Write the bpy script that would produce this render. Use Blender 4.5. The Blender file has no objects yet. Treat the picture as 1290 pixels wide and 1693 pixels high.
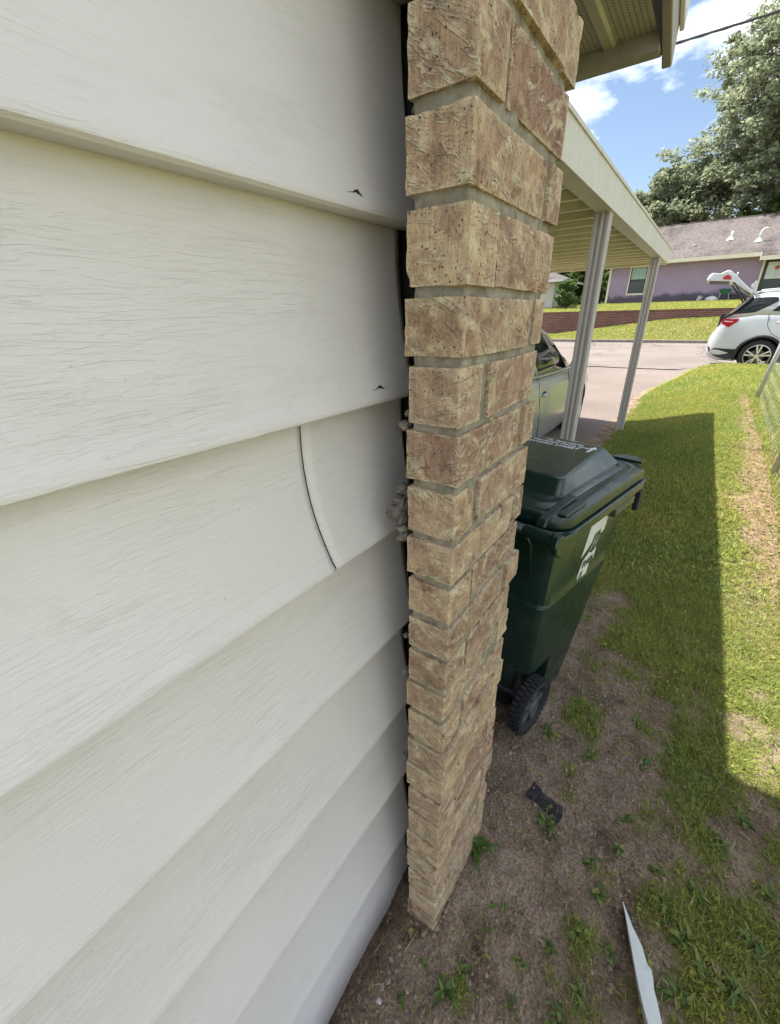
import bpy, bmesh, math, random
import numpy as np
from mathutils import Vector, Matrix, noise
R = math.radians
random.seed(7)
rng = np.random.default_rng(11)
scene = bpy.context.scene
col = scene.collection

# ------------------------------------------------------------------ camera
F_PX, PITCH, ROLL, YAW, CY, CAMZ = 688.459, .4359, -.0221, .6241, 846.0, 1.583
cam_d = bpy.data.cameras.new('camera')
cam = bpy.data.objects.new('camera', cam_d)
col.objects.link(cam)
scene.camera = cam
cam_d.sensor_fit = 'VERTICAL'
cam_d.sensor_height = 24.0
cam_d.lens = F_PX / 1693.0 * 24.0
cam_d.clip_start = 0.02
cam_d.clip_end = 2000
_f = np.array([-math.sin(YAW)*math.cos(PITCH), math.cos(YAW)*math.cos(PITCH), -math.sin(PITCH)])
_r = np.array([math.cos(YAW), math.sin(YAW), 0.0])
_u = np.cross(_r, _f)
_r2 = _r*math.cos(ROLL) + _u*math.sin(ROLL)
_u2 = _u*math.cos(ROLL) - _r*math.sin(ROLL)
cam.matrix_world = Matrix(((_r2[0], _u2[0], -_f[0], 0), (_r2[1], _u2[1], -_f[1], 0),
                           (_r2[2], _u2[2], -_f[2], CAMZ), (0, 0, 0, 1)))

def on(px, py, axis, val):
    """a photo pixel as a point on the plane axis = val"""
    d = _f + _r2*(px-645)/F_PX - _u2*(py-CY)/F_PX
    c = np.array([0, 0, CAMZ])
    return c + d*((val-c[axis])/d[axis])

# ------------------------------------------------------------------ sky, sun, exposure
SUN_DIR = Vector((.475, -.15, -1.0)).normalized()       # the way the light travels
sun_elev = math.asin(-SUN_DIR.z)
to_sun = -SUN_DIR
sun_rot = math.atan2(to_sun.x, to_sun.y)
world = bpy.data.worlds.new('World')
scene.world = world
world.use_nodes = True
wn = world.node_tree
wn.nodes.clear()
w_out = wn.nodes.new('ShaderNodeOutputWorld')
w_bg = wn.nodes.new('ShaderNodeBackground')
w_sky = wn.nodes.new('ShaderNodeTexSky')
w_sky.sky_type = 'NISHITA'
w_sky.sun_disc = False
w_sky.sun_elevation = sun_elev
w_sky.sun_rotation = sun_rot
w_sky.air_density = 1.0
w_sky.dust_density = 1.0
w_sky.ozone_density = 1.0
w_tc = wn.nodes.new('ShaderNodeTexCoord')
w_map = wn.nodes.new('ShaderNodeMapping')
w_map.inputs['Scale'].default_value = (1.0, 1.0, 2.0)
w_map.inputs['Location'].default_value = (5.2, 2.2, 0.1)
w_no = wn.nodes.new('ShaderNodeTexNoise')
w_no.inputs['Scale'].default_value = 2.7
w_no.inputs['Detail'].default_value = 9.0
w_no.inputs['Roughness'].default_value = .58
w_no.inputs['Distortion'].default_value = .35
w_cr = wn.nodes.new('ShaderNodeValToRGB')
w_cr.color_ramp.elements[0].position = .45
w_cr.color_ramp.elements[0].color = (0, 0, 0, 1)
w_cr.color_ramp.elements[1].position = .63
w_cr.color_ramp.elements[1].color = (1, 1, 1, 1)
w_mx = wn.nodes.new('ShaderNodeMix')
w_mx.data_type = 'RGBA'
w_mx.inputs['B'].default_value = (15.0, 15.3, 15.7, 1)
wn.links.new(w_tc.outputs['Generated'], w_map.inputs['Vector'])
wn.links.new(w_map.outputs['Vector'], w_no.inputs['Vector'])
wn.links.new(w_no.outputs['Fac'], w_cr.inputs['Fac'])
wn.links.new(w_cr.outputs['Color'], w_mx.inputs['Factor'])
wn.links.new(w_sky.outputs['Color'], w_mx.inputs['A'])
wn.links.new(w_mx.outputs['Result'], w_bg.inputs['Color'])
w_bg.inputs['Strength'].default_value = 0.055
wn.links.new(w_bg.outputs['Background'], w_out.inputs['Surface'])

sun_d = bpy.data.lights.new('sun', 'SUN')
sun_d.energy = 3.4
sun_d.angle = R(.5)
sun_d.color = (1.0, .95, .86)
sun_o = bpy.data.objects.new('sun', sun_d)
col.objects.link(sun_o)
sun_o.location = (-6, 3, 12)
sun_o.rotation_euler = SUN_DIR.to_track_quat('-Z', 'Y').to_euler()

scene.render.engine = 'CYCLES'
scene.cycles.max_bounces = 6
scene.cycles.diffuse_bounces = 3
scene.cycles.glossy_bounces = 3
scene.cycles.transmission_bounces = 4
scene.cycles.transparent_max_bounces = 6
scene.view_settings.view_transform = 'Standard'
scene.view_settings.look = 'None'
scene.view_settings.exposure = 1.7
scene.view_settings.gamma = 1.0
scene.view_settings.use_curve_mapping = False

# ------------------------------------------------------------------ small helpers
class MB:
    """collects shapes and links them as one mesh object"""
    def __init__(s):
        s.v = []; s.f = []
    def add(s, vs, fs):
        n = len(s.v)
        s.v += [tuple(q) for q in vs]
        s.f += [tuple(i+n for i in q) for q in fs]
    def box(s, x0, x1, y0, y1, z0, z1):
        s.add([(x0,y0,z0),(x1,y0,z0),(x1,y1,z0),(x0,y1,z0),(x0,y0,z1),(x1,y0,z1),(x1,y1,z1),(x0,y1,z1)],
              [(0,3,2,1),(4,5,6,7),(0,1,5,4),(1,2,6,5),(2,3,7,6),(3,0,4,7)])
    def prism(s, poly, a, b, axis):
        """polygon (2D) extruded along axis; the 2D axes are the other two in x,y,z order"""
        def p3(p, t):
            if axis == 0: return (t, p[0], p[1])
            if axis == 1: return (p[0], t, p[1])
            return (p[0], p[1], t)
        n = len(poly)
        vs = [p3(p, a) for p in poly] + [p3(p, b) for p in poly]
        fs = [tuple(range(n)), tuple(range(2*n-1, n-1, -1))] + [(i, i+n, (i+1) % n+n, (i+1) % n) for i in range(n)]
        s.add(vs, fs)
    def tube(s, pts, rad, n=8, cap=True):
        pts = [Vector(p) for p in pts]
        if not hasattr(rad, '__len__'): rad = [rad]*len(pts)
        rings = []
        prev = None
        for i, p in enumerate(pts):
            d = (pts[min(i+1, len(pts)-1)] - pts[max(i-1, 0)])
            if d.length < 1e-9: d = Vector((0, 0, 1))
            d.normalize()
            a = d.orthogonal().normalized() if prev is None else (prev - d*prev.dot(d)).normalized()
            prev = a
            b = d.cross(a)
            rings.append([p + (a*math.cos(2*math.pi*k/n) + b*math.sin(2*math.pi*k/n))*rad[i] for k in range(n)])
        vs = [q for r_ in rings for q in r_]
        fs = [(i*n+k, i*n+(k+1) % n, (i+1)*n+(k+1) % n, (i+1)*n+k) for i in range(len(pts)-1) for k in range(n)]
        if cap:
            fs += [tuple(range(n-1, -1, -1)), tuple(range((len(pts)-1)*n, len(pts)*n))]
        s.add(vs, fs)
    def loft(s, rings, cap=True, closed=True):
        n = len(rings[0])
        vs = [q for r_ in rings for q in r_]
        m = n if closed else n-1
        fs = [(i*n+k, i*n+(k+1) % n, (i+1)*n+(k+1) % n, (i+1)*n+k) for i in range(len(rings)-1) for k in range(m)]
        if cap:
            fs += [tuple(range(n-1, -1, -1)), tuple(range((len(rings)-1)*n, len(rings)*n))]
        s.add(vs, fs)
    def lathe(s, prof, n=24, axis='x'):
        """prof: list of (radius, t) revolved round the axis"""
        rings = []
        for r_, t in prof:
            ring = []
            for k in range(n):
                a = 2*math.pi*k/n
                c, d = r_*math.cos(a), r_*math.sin(a)
                ring.append((t, c, d) if axis == 'x' else (c, t, d) if axis == 'y' else (c, d, t))
            rings.append(ring)
        s.loft(rings, cap=False)
    def mesh(s, name, smooth=False, fix=True):
        me = bpy.data.meshes.new(name)
        me.from_pydata(s.v, [], s.f)
        if fix:
            bm = bmesh.new(); bm.from_mesh(me)
            bmesh.ops.recalc_face_normals(bm, faces=bm.faces)
            bm.to_mesh(me); bm.free()
        if smooth:
            me.polygons.foreach_set('use_smooth', [True]*len(me.polygons))
        me.update()
        return me
    def build(s, name, mat, parent=None, smooth=False, bevel=0, autos=False, fix=True):
        return link(s.mesh(name, smooth, fix), name, mat, parent, bevel, autos)

def link(me, name, mat, parent=None, bevel=0, autos=False):
    if mat is not None and len(me.materials) == 0: me.materials.append(mat)
    o = bpy.data.objects.new(name, me)
    col.objects.link(o)
    if parent is not None: o.parent = parent
    if bevel:
        m = o.modifiers.new('bevel', 'BEVEL')
        m.width = bevel; m.segments = 2; m.limit_method = 'ANGLE'; m.angle_limit = R(40)
    if autos:
        me.polygons.foreach_set('use_smooth', [True]*len(me.polygons))
        try:
            me.set_sharp_from_angle(angle=R(35))
        except Exception: pass
    return o

def empty(name, loc=(0, 0, 0), rz=0):
    o = bpy.data.objects.new(name, None)
    col.objects.link(o)
    o.location = loc
    o.rotation_euler = (0, 0, rz)
    o.empty_display_size = .1
    return o

def tag(o, label, cat, group=None):
    o['label'] = label; o['category'] = cat
    if group: o['group'] = group
    return o

def structure(o): o['kind'] = 'structure'; return o
def stuff(o): o['kind'] = 'stuff'; return o

def copy_tree(o, parent=None):
    c = o.copy(); col.objects.link(c); c.parent = parent
    for ch in list(o.children): copy_tree(ch, c)
    return c

def sstep(a, b, x):
    t = min(1, max(0, (x-a)/(b-a))); return t*t*(3-2*t)
def npstep(a, b, x):
    t = np.clip((x-a)/(b-a), 0, 1); return t*t*(3-2*t)
def interp(x, xs, ys): return float(np.interp(x, xs, ys))

# ------------------------------------------------------------------ materials
class NT:
    def __init__(s, name):
        s.m = bpy.data.materials.new(name); s.m.use_nodes = True
        s.t = s.m.node_tree; s.b = s.t.nodes['Principled BSDF']; s._tc = None
    def n(s, typ, **kw):
        q = s.t.nodes.new(typ)
        for k, v in kw.items():
            if k in q.inputs: q.inputs[k].default_value = v
            else: setattr(q, k, v)
        return q
    def l(s, a, b): s.t.links.new(a, b)
    def coord(s, kind='Object', scale=(1, 1, 1), loc=(0, 0, 0), rot=(0, 0, 0)):
        tc = s.n('ShaderNodeTexCoord'); mp = s.n('ShaderNodeMapping')
        mp.inputs['Scale'].default_value = scale; mp.inputs['Location'].default_value = loc; mp.inputs['Rotation'].default_value = rot
        s.l(tc.outputs[kind], mp.inputs['Vector']); return mp.outputs['Vector']
    def wpos(s, scale=(1, 1, 1)):
        g = s.n('ShaderNodeNewGeometry'); mp = s.n('ShaderNodeMapping'); mp.inputs['Scale'].default_value = scale
        s.l(g.outputs['Position'], mp.inputs['Vector']); return mp.outputs['Vector']
    def noise(s, vec, scale, detail=4, rough=.55, dist=0, out='Fac'):
        q = s.n('ShaderNodeTexNoise'); q.inputs['Scale'].default_value = scale; q.inputs['Detail'].default_value = detail
        q.inputs['Roughness'].default_value = rough; q.inputs['Distortion'].default_value = dist
        if vec is not None: s.l(vec, q.inputs['Vector'])
        return q.outputs[out]
    def voro(s, vec, scale, feature='F1'):
        q = s.n('ShaderNodeTexVoronoi'); q.feature = feature; q.inputs['Scale'].default_value = scale
        s.l(vec, q.inputs['Vector']); return q.outputs['Distance']
    def ramp(s, fac, stops, interp='LINEAR'):
        q = s.n('ShaderNodeValToRGB'); cr = q.color_ramp; cr.interpolation = interp
        while len(cr.elements) < len(stops): cr.elements.new(.5)
        for e, (p, c) in zip(cr.elements, stops):
            e.position = p; e.color = (c, c, c, 1) if not hasattr(c, '__len__') else (*c, 1)
        s.l(fac, q.inputs['Fac']); return q.outputs['Color']
    def mix(s, a, b, fac, mode='MIX'):
        q = s.n('ShaderNodeMix'); q.data_type = 'RGBA'; q.blend_type = mode
        for sock, v in (('A', a), ('B', b)):
            if hasattr(v, 'links') or hasattr(v, 'is_linked'): s.l(v, q.inputs[sock])
            else: q.inputs[sock].default_value = (*v, 1)
        if hasattr(fac, 'is_linked'): s.l(fac, q.inputs['Factor'])
        else: q.inputs['Factor'].default_value = fac
        return q.outputs['Result']
    def attr(s, name, out='Fac'):
        q = s.n('ShaderNodeAttribute'); q.attribute_name = name; return q.outputs[out]
    def objrand(s): return s.n('ShaderNodeObjectInfo').outputs['Random']
    def math(s, op, a, b=None):
        q = s.n('ShaderNodeMath', operation=op)
        for i, v in enumerate((a, b)):
            if v is None: continue
            if hasattr(v, 'is_linked'): s.l(v, q.inputs[i])
            else: q.inputs[i].default_value = v
        return q.outputs[0]
    def bump(s, h, strength=.3, dist=.01, prev=None):
        q = s.n('ShaderNodeBump'); q.inputs['Strength'].default_value = strength; q.inputs['Distance'].default_value = dist
        s.l(h, q.inputs['Height'])
        if prev is not None: s.l(prev, q.inputs['Normal'])
        s.l(q.outputs['Normal'], s.b.inputs['Normal']); return q.outputs['Normal']
    def color(s, c):
        if hasattr(c, 'is_linked'): s.l(c, s.b.inputs['Base Color'])
        else: s.b.inputs['Base Color'].default_value = (*c, 1)
    def set(s, rough=None, metal=None, spec=None, **kw):
        if rough is not None:
            if hasattr(rough, 'is_linked'): s.l(rough, s.b.inputs['Roughness'])
            else: s.b.inputs['Roughness'].default_value = rough
        if metal is not None: s.b.inputs['Metallic'].default_value = metal
        if spec is not None: s.b.inputs['Specular IOR Level'].default_value = spec
        for k, v in kw.items(): s.b.inputs[k.replace('_', ' ')].default_value = v
        return s.m

M = {}
def simple(name, c, rough=.6, metal=0, var=.12, vscale=8, bump=0, bscale=60, spec=.4):
    t = NT(name)
    nz = t.noise(t.coord(), vscale, 5, .6)
    f = t.ramp(nz, [(.3, 1-var), (.7, 1+var)])
    t.color(t.mix(c, f, 1.0, 'MULTIPLY'))
    t.set(rough=rough, metal=metal, spec=spec)
    if bump: t.bump(t.noise(t.coord(), bscale, 4), bump, .002)
    M[name] = t.m
    return t.m

def mat_brick():
    t = NT('brick')
    info = t.n('ShaderNodeObjectInfo')
    tc = t.n('ShaderNodeTexCoord')
    vm = t.n('ShaderNodeVectorMath', operation='ADD')
    mul = t.n('ShaderNodeVectorMath', operation='SCALE'); mul.inputs['Scale'].default_value = 7.3
    cmb = t.n('ShaderNodeCombineXYZ')
    for i in range(3): t.l(info.outputs['Random'], cmb.inputs[i])
    t.l(cmb.outputs[0], mul.inputs[0]); t.l(tc.outputs['Object'], vm.inputs[0]); t.l(mul.outputs[0], vm.inputs[1])
    v = vm.outputs[0]
    base = t.ramp(t.noise(v, 26, 6, .68, .5), [(.25, (.185, .140, .113)), (.40, (.355, .270, .208)), (.54, (.485, .390, .290)), (.72, (.62, .535, .41))])
    # rose-brown and buff bricks side by side
    base = t.mix(base, t.ramp(info.outputs['Random'], [(0, (.80, .64, .60)), (.2, (1.0, .90, .82)), (.4, (1.18, 1.10, .92)), (.6, (.92, .78, .72)), (.8, (1.12, 1.02, .86)), (1, (.72, .60, .56))]), 1.0, 'MULTIPLY')
    # vertical wire-cut streaks
    mp = t.n('ShaderNodeMapping'); mp.inputs['Scale'].default_value = (520, 520, 18)
    t.l(v, mp.inputs['Vector'])
    st = t.noise(mp.outputs['Vector'], 1, 3, .6)
    base = t.mix(base, t.ramp(st, [(.32, .70), (.66, 1.14)]), .8, 'MULTIPLY')
    base = t.mix(base, t.ramp(t.noise(v, 230, 4, .75), [(.3, .78), (.7, 1.2)]), .8, 'MULTIPLY')
    # in-plane coordinate shared by the two exposed faces, tilted
    sp = t.n('ShaderNodeSeparateXYZ'); t.l(v, sp.inputs[0])
    hor = t.math('ADD', sp.outputs[0], sp.outputs[1])
    ver = t.math('ADD', sp.outputs[2], t.math('MULTIPLY', hor, t.math('MULTIPLY', t.math('SUBTRACT', info.outputs['Random'], .35), 1.1)))
    uv = t.n('ShaderNodeCombineXYZ'); t.l(t.math('MULTIPLY', hor, 15.0), uv.inputs[0]); t.l(t.math('MULTIPLY', ver, 44.0), uv.inputs[1])
    # folds: narrow crests with a torn lower lip
    fn = t.noise(uv.outputs[0], 1.0, 3, .55, .9)
    gate = t.ramp(t.noise(v, 19, 3, .5), [(.42, 0), (.56, 1)])
    crest = t.math('MULTIPLY', t.ramp(fn, [(.455, 0), (.492, 1), (.512, 1), (.548, 0)]), gate)
    step = t.math('MULTIPLY', t.ramp(fn, [(.49, 0), (.52, 1)]), gate)
    edge = t.attr('edge')
    # red burnt patches, more along arrises
    red = t.ramp(t.noise(v, 20, 4, .6, .5), [(.58, 0), (.64, 1)])
    red = t.math('MULTIPLY', red, t.math('ADD', .28, t.math('MULTIPLY', edge, .6)))
    base = t.mix(base, (.20, .078, .062), red)
    # cream slip on the crests and worn arrises
    slip = t.math('MULTIPLY', crest, t.ramp(t.noise(v, 70, 4), [(.35, .15), (.6, 1)]))
    base = t.mix(base, (.68, .60, .43), t.math('MULTIPLY', slip, .9))
    haze = t.math('MULTIPLY', t.attr('ridge'), t.ramp(t.noise(v, 45, 4), [(.36, 0), (.58, .85)]))
    base = t.mix(base, (.64, .55, .36), haze)
    worn = t.math('MULTIPLY', t.math('POWER', edge, 3.0), t.ramp(t.noise(v, 60, 4, .6), [(.42, 0), (.56, .85)]))
    base = t.mix(base, (.66, .56, .37), worn)
    # dark pits
    pit = t.ramp(t.voro(v, 150), [(.12, 1), (.24, 0)])
    pit = t.math('MULTIPLY', pit, t.ramp(t.noise(v, 34, 3), [(.44, 0), (.54, 1)]))
    pit2 = t.math('MULTIPLY', t.ramp(t.voro(v, 420), [(.16, 1), (.3, 0)]), t.ramp(t.noise(v, 60, 2), [(.42, 0), (.5, 1)]))
    pits = t.math('MAXIMUM', pit, t.math('MULTIPLY', pit2, .7))
    base = t.mix(base, (.045, .033, .028), t.math('MULTIPLY', pits, .8))
    t.color(base)
    t.set(rough=.93, spec=.12)
    # heights in millimetres, one bump
    hgt = t.math('MULTIPLY', t.noise(v, 300, 3, .75), 1.3)
    for h_, k_h in ((st, .6), (pits, -1.3), (crest, 2.0), (step, 1.7)):
        hgt = t.math('ADD', hgt, t.math('MULTIPLY', h_, k_h))
    t.bump(hgt, .9, .001)
    M['brick'] = t.m
mat_brick()

def mat_mortar():
    t = NT('mortar'); v = t.wpos()
    c = t.ramp(t.noise(v, 55, 6, .65), [(.3, (.18, .162, .122)), (.5, (.31, .282, .215)), (.72, (.41, .375, .295))])
    c = t.mix(c, (.15, .155, .10), t.ramp(t.noise(v, 12, 3), [(.5, 0), (.65, .5)]))
    t.color(c); t.set(rough=.95, spec=.1)
    t.bump(t.math('ADD', t.math('MULTIPLY', t.noise(v, 340, 3, .7), 1.2), t.math('MULTIPLY', t.noise(v, 70, 3), 2.4)), 1.0, .001)
    M['mortar'] = t.m
mat_mortar()

def mat_siding():
    t = NT('siding')
    v = t.wpos((1, 1, 1))
    g1 = t.noise(t.wpos((10, 15, 120)), 1, 3, .6, 1.6)
    g2 = t.noise(t.wpos((10, 22, 260)), 1, 3, .6, .6)
    blot = t.noise(v, 3.2, 4, .5)
    c = t.ramp(blot, [(.3, (.70, .67, .635)), (.7, (.74, .715, .69))])
    dirt = t.ramp(t.noise(t.wpos((2, 2, 9)), 1.6, 5, .7), [(.55, 0), (.8, .28)])
    c = t.mix(c, (.46, .42, .34), dirt)
    speck = t.math('MULTIPLY', t.ramp(t.voro(v, 48), [(.04, 1), (.075, 0)]), t.ramp(t.noise(v, 9, 2), [(.62, 0), (.68, 1)]))
    scuff = t.ramp(t.noise(t.wpos((5, 7, 16)), 1, 6, .75, .8), [(.60, 0), (.74, .22)])
    c = t.mix(c, (.40, .355, .29), scuff)
    c = t.mix(c, (.16, .13, .10), t.math('MULTIPLY', speck, .8))
    t.color(c); t.set(rough=.5, spec=.35)
    amt = t.ramp(t.noise(v, 5.5, 3, .5), [(.38, .30), (.60, 1)])
    t.bump(t.math('ADD', t.math('MULTIPLY', t.math('MULTIPLY', t.ramp(g1, [(.40, 0), (.5, .5), (.54, 1)]), amt), .42), t.math('MULTIPLY', g2, .10)), 1.0, .001)
    M['siding'] = t.m
mat_siding()

def soilmask_expr(t):
    return t.attr('grass')
def mat_ground():
    t = NT('ground_soil'); v = t.wpos()
    soil = t.ramp(t.noise(v, 9, 8, .7, .4), [(.30, (.10, .069, .048)), (.44, (.23, .168, .121)), (.58, (.335, .255, .19)), (.75, (.45, .36, .28))])
    soil = t.mix(soil, t.ramp(t.noise(v, 130, 4, .7), [(.32, .45), (.68, 1.5)]), 1.0, 'MULTIPLY')
    straw = t.math('MULTIPLY', t.ramp(t.noise(t.wpos((60, 260, 40)), 1, 3, .6, 2.0), [(.62, 0), (.68, 1)]), .55)
    soil = t.mix(soil, (.36, .29, .19), straw)
    turf = t.ramp(t.noise(v, 16, 6, .65), [(.3, (.12, .115, .042)), (.5, (.21, .21, .062)), (.7, (.30, .285, .105)), (.85, (.40, .335, .20))])
    leafy = t.ramp(t.noise(v, 22, 5, .7, .5), [(.3, (.17, .105, .066)), (.5, (.30, .20, .135)), (.7, (.42, .31, .22))])
    c = t.mix(soil, turf, t.math('MULTIPLY', t.attr('grass'), .8))
    c = t.mix(c, leafy, t.attr('leafy'))
    t.color(c); t.set(rough=1.0, spec=.05)
    t.bump(t.math('ADD', t.math('MULTIPLY', t.noise(v, 70, 4, .8), 15.0), t.math('MULTIPLY', t.noise(v, 330, 2, .7), 2.6)), 1.0, .001)
    M['ground'] = t.m
mat_ground()

def mat_asphalt(name, c0, c1, c2, crack=True):
    t = NT(name); v = t.wpos()
    c = t.ramp(t.noise(v, 45, 4, .8), [(.3, c0), (.5, c1), (.7, c2)])
    c = t.mix(c, t.ramp(t.noise(v, .55, 5, .6), [(.3, .82), (.7, 1.12)]), 1.0, 'MULTIPLY')
    if crack:
        d = t.n('ShaderNodeTexVoronoi'); d.feature = 'DISTANCE_TO_EDGE'; d.inputs['Scale'].default_value = .35
        vv = t.n('ShaderNodeVectorMath', operation='ADD')
        t.l(v, vv.inputs[0]); t.l(t.noise(v, 1.3, 4, .6, 0, 'Color'), vv.inputs[1]); t.l(vv.outputs[0], d.inputs['Vector'])
        c = t.mix(c, (.08, .07, .068), t.ramp(d.outputs['Distance'], [(.006, .85), (.016, 0)]))
    t.color(c); t.set(rough=.95, spec=.15)
    t.bump(t.noise(v, 120, 3, .8), .5, .006)
    M[name] = t.m
mat_asphalt('road', (.15, .125, .112), (.205, .175, .158), (.28, .245, .222))
mat_asphalt('drive', (.125, .10, .088), (.195, .162, .143), (.29, .25, .225), False)

def mat_grass(name, hue=1.0):
    t = NT(name)
    r_ = t.attr('tint')
    c = t.ramp(r_, [(0, (.11, .155, .040)), (.35, (.25, .30, .066)), (.65, (.38, .41, .095)), (.85, (.51, .49, .17)), (1.0, (.58, .51, .33))])
    big = t.noise(t.wpos(), 1.4, 3, .5)
    c = t.mix(c, t.ramp(big, [(.3, (.78, .92, .8)), (.7, (1.22, 1.08, 1.0))]), 1.0, 'MULTIPLY')
    t.color(c); t.set(rough=.6, spec=.25)
    tr = t.n('ShaderNodeBsdfTranslucent'); t.l(c, tr.inputs['Color'])
    ms = t.n('ShaderNodeMixShader'); ms.inputs[0].default_value = .35
    out = t.t.nodes['Material Output']
    t.l(t.b.outputs[0], ms.inputs[1]); t.l(tr.outputs[0], ms.inputs[2]); t.l(ms.outputs[0], out.inputs['Surface'])
    M[name] = t.m
mat_grass('grass')

def mat_leaf(name, stops, transl=.35, rough=.5, attr='tint'):
    t = NT(name)
    c = t.ramp(t.attr(attr), stops)
    t.color(c); t.set(rough=rough, spec=.3)
    tr = t.n('ShaderNodeBsdfTranslucent'); t.l(c, tr.inputs['Color'])
    ms = t.n('ShaderNodeMixShader'); ms.inputs[0].default_value = transl
    out = t.t.nodes['Material Output']
    t.l(t.b.outputs[0], ms.inputs[1]); t.l(tr.outputs[0], ms.inputs[2]); t.l(ms.outputs[0], out.inputs['Surface'])
    M[name] = t.m
mat_leaf('oak_leaf', [(0, (.07, .095, .04)), (.5, (.15, .185, .075)), (1, (.27, .30, .15))], .5)
mat_leaf('oak_leaf_grey', [(0, (.15, .18, .115)), (.5, (.28, .32, .205)), (1, (.43, .46, .31))], .6)
mat_leaf('bush_leaf', [(0, (.045, .085, .022)), (.5, (.11, .165, .045)), (1, (.21, .25, .08))])
mat_leaf('young_leaf', [(0, (.05, .10, .03)), (.5, (.11, .19, .06)), (1, (.20, .28, .10))])

def mat_weed():
    t = NT('weed_leaf')
    c = t.ramp(t.objrand(), [(0, (.06, .115, .025)), (.5, (.11, .175, .04)), (.85, (.18, .22, .055)), (1, (.27, .25, .09))])
    c = t.mix(c, t.ramp(t.noise(t.coord(), 60, 3), [(.3, .8), (.7, 1.2)]), 1, 'MULTIPLY')
    t.color(c); t.set(rough=.5, spec=.3)
    tr = t.n('ShaderNodeBsdfTranslucent'); t.l(c, tr.inputs['Color'])
    ms = t.n('ShaderNodeMixShader'); ms.inputs[0].default_value = .3
    t.l(t.b.outputs[0], ms.inputs[1]); t.l(tr.outputs[0], ms.inputs[2]); t.l(ms.outputs[0], t.t.nodes['Material Output'].inputs['Surface'])
    M['weed'] = t.m
mat_weed()

def mat_bark():
    t = NT('bark'); v = t.coord('Object', (3, 3, 1))
    t.color(t.ramp(t.noise(v, 4, 6, .7), [(.3, (.045, .038, .032)), (.7, (.16, .135, .115))])); t.set(rough=.95, spec=.1)
    t.bump(t.noise(v, 9, 5, .7), .7, .05)
    M['bark'] = t.m
mat_bark()

def mat_bin():
    t = NT('bin_plastic'); v = t.coord()
    sc = t.ramp(t.noise(t.coord('Object', (90, 7, 30)), 1, 4, .7, 1.5), [(.62, 0), (.72, 1)])
    c = t.mix((.010, .030, .022), (.040, .065, .055), t.math('MULTIPLY', sc, .35))
    dust = t.ramp(t.noise(v, 5, 6, .7), [(.45, 0), (.8, .22)])
    c = t.mix(c, (.12, .13, .115), dust)
    spk = t.math('MULTIPLY', t.ramp(t.voro(v, 60), [(.04, 1), (.07, 0)]), t.ramp(t.noise(v, 8, 2), [(.5, 0), (.6, 1)]))
    c = t.mix(c, (.30, .30, .27), t.math('MULTIPLY', spk, .6))
    t.color(c)
    t.set(rough=t.ramp(t.noise(v, 9, 5, .6), [(.3, .17), (.7, .32)]), spec=.55)
    t.bump(t.noise(v, 400, 2), .06, .0006)
    M['bin'] = t.m
mat_bin()

def mat_paint(name, c, flake=.0, rough=.25, metal=.0):
    t = NT(name); v = t.coord()
    dust = t.ramp(t.noise(v, 3, 5, .6), [(.4, 0), (.85, .18)])
    t.color(t.mix(c, (.35, .33, .29), dust))
    t.set(rough=rough, metal=metal, spec=.5); t.b.inputs['Coat Weight'].default_value = .6; t.b.inputs['Coat Roughness'].default_value = .06
    M[name] = t.m
mat_paint('silver_paint', (.46, .48, .46), rough=.3, metal=.55)
mat_paint('white_paint', (.52, .54, .56), rough=.3, metal=.15)

def mat_glass(name, c=(.01, .014, .014), rough=.03):
    t = NT(name); t.color(c); t.set(rough=rough, spec=.35); M[name] = t.m
mat_glass('dark_glass')
mat_glass('house_glass', (.05, .065, .065), .08)
simple('black_plastic', (.018, .018, .019), .55, var=.2, vscale=20, bump=.2, bscale=120)
simple('rubber', (.022, .022, .024), .8, var=.25, vscale=30, bump=.3, bscale=150)
simple('alloy', (.62, .60, .55), .28, .85, var=.06)
simple('brake', (.20, .18, .13), .6, .5)
simple('chrome', (.70, .70, .70), .15, .9, var=.03)
simple('hub_grey', (.07, .073, .078), .5, var=.2)
t_ = NT('tail_red'); t_.color((.42, .012, .018)); t_.set(rough=.12, spec=.6); M['tail_red'] = t_.m
t_ = NT('tail_clear'); t_.color((.62, .50, .50)); t_.set(rough=.1, spec=.6); M['tail_clear'] = t_.m

def mat_painted(name, c, stain, rough=.55):
    t = NT(name); v = t.wpos()
    s1 = t.ramp(t.noise(t.wpos((6, 6, 1.5)), 2.2, 6, .7), [(.48, 0), (.75, .6)])
    s2 = t.ramp(t.noise(v, 26, 5, .7), [(.55, 0), (.72, .35)])
    cc = t.mix(c, stain, s1); cc = t.mix(cc, stain, s2)
    t.color(cc); t.set(rough=rough, spec=.35)
    t.bump(t.noise(v, 40, 3), .12, .003)
    M[name] = t.m
mat_painted('carport_white', (.62, .605, .53), (.40, .375, .28))
mat_painted('carport_cream', (.78, .73, .57), (.62, .56, .42))
mat_painted('post_paint', (.50, .47, .445), (.36, .31, .27))
mat_painted('soffit', (.46, .435, .36), (.33, .30, .235))
mat_painted('fascia_tan', (.34, .31, .26), (.20, .17, .135))
mat_painted('rake_white', (.62, .62, .60), (.45, .43, .38))
mat_painted('trim_cream', (.68, .64, .53), (.52, .47, .37))
mat_painted('scrap_white', (.58, .60, .575), (.48, .48, .43))
simple('hole_dark', (.03, .026, .02), .9)
simple('felt', (.022, .021, .020), .95, var=.3)
simple('sticker', (.66, .68, .62), .5, var=.12, vscale=40)
simple('text_white', (.70, .72, .72), .6, var=.15, vscale=120)
simple('print_dark', (.03, .045, .035), .6)
simple('galv', (.50, .52, .52), .45, .6, var=.15, vscale=15)
simple('wire', (.20, .21, .20), .55, .5, var=.15)
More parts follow.
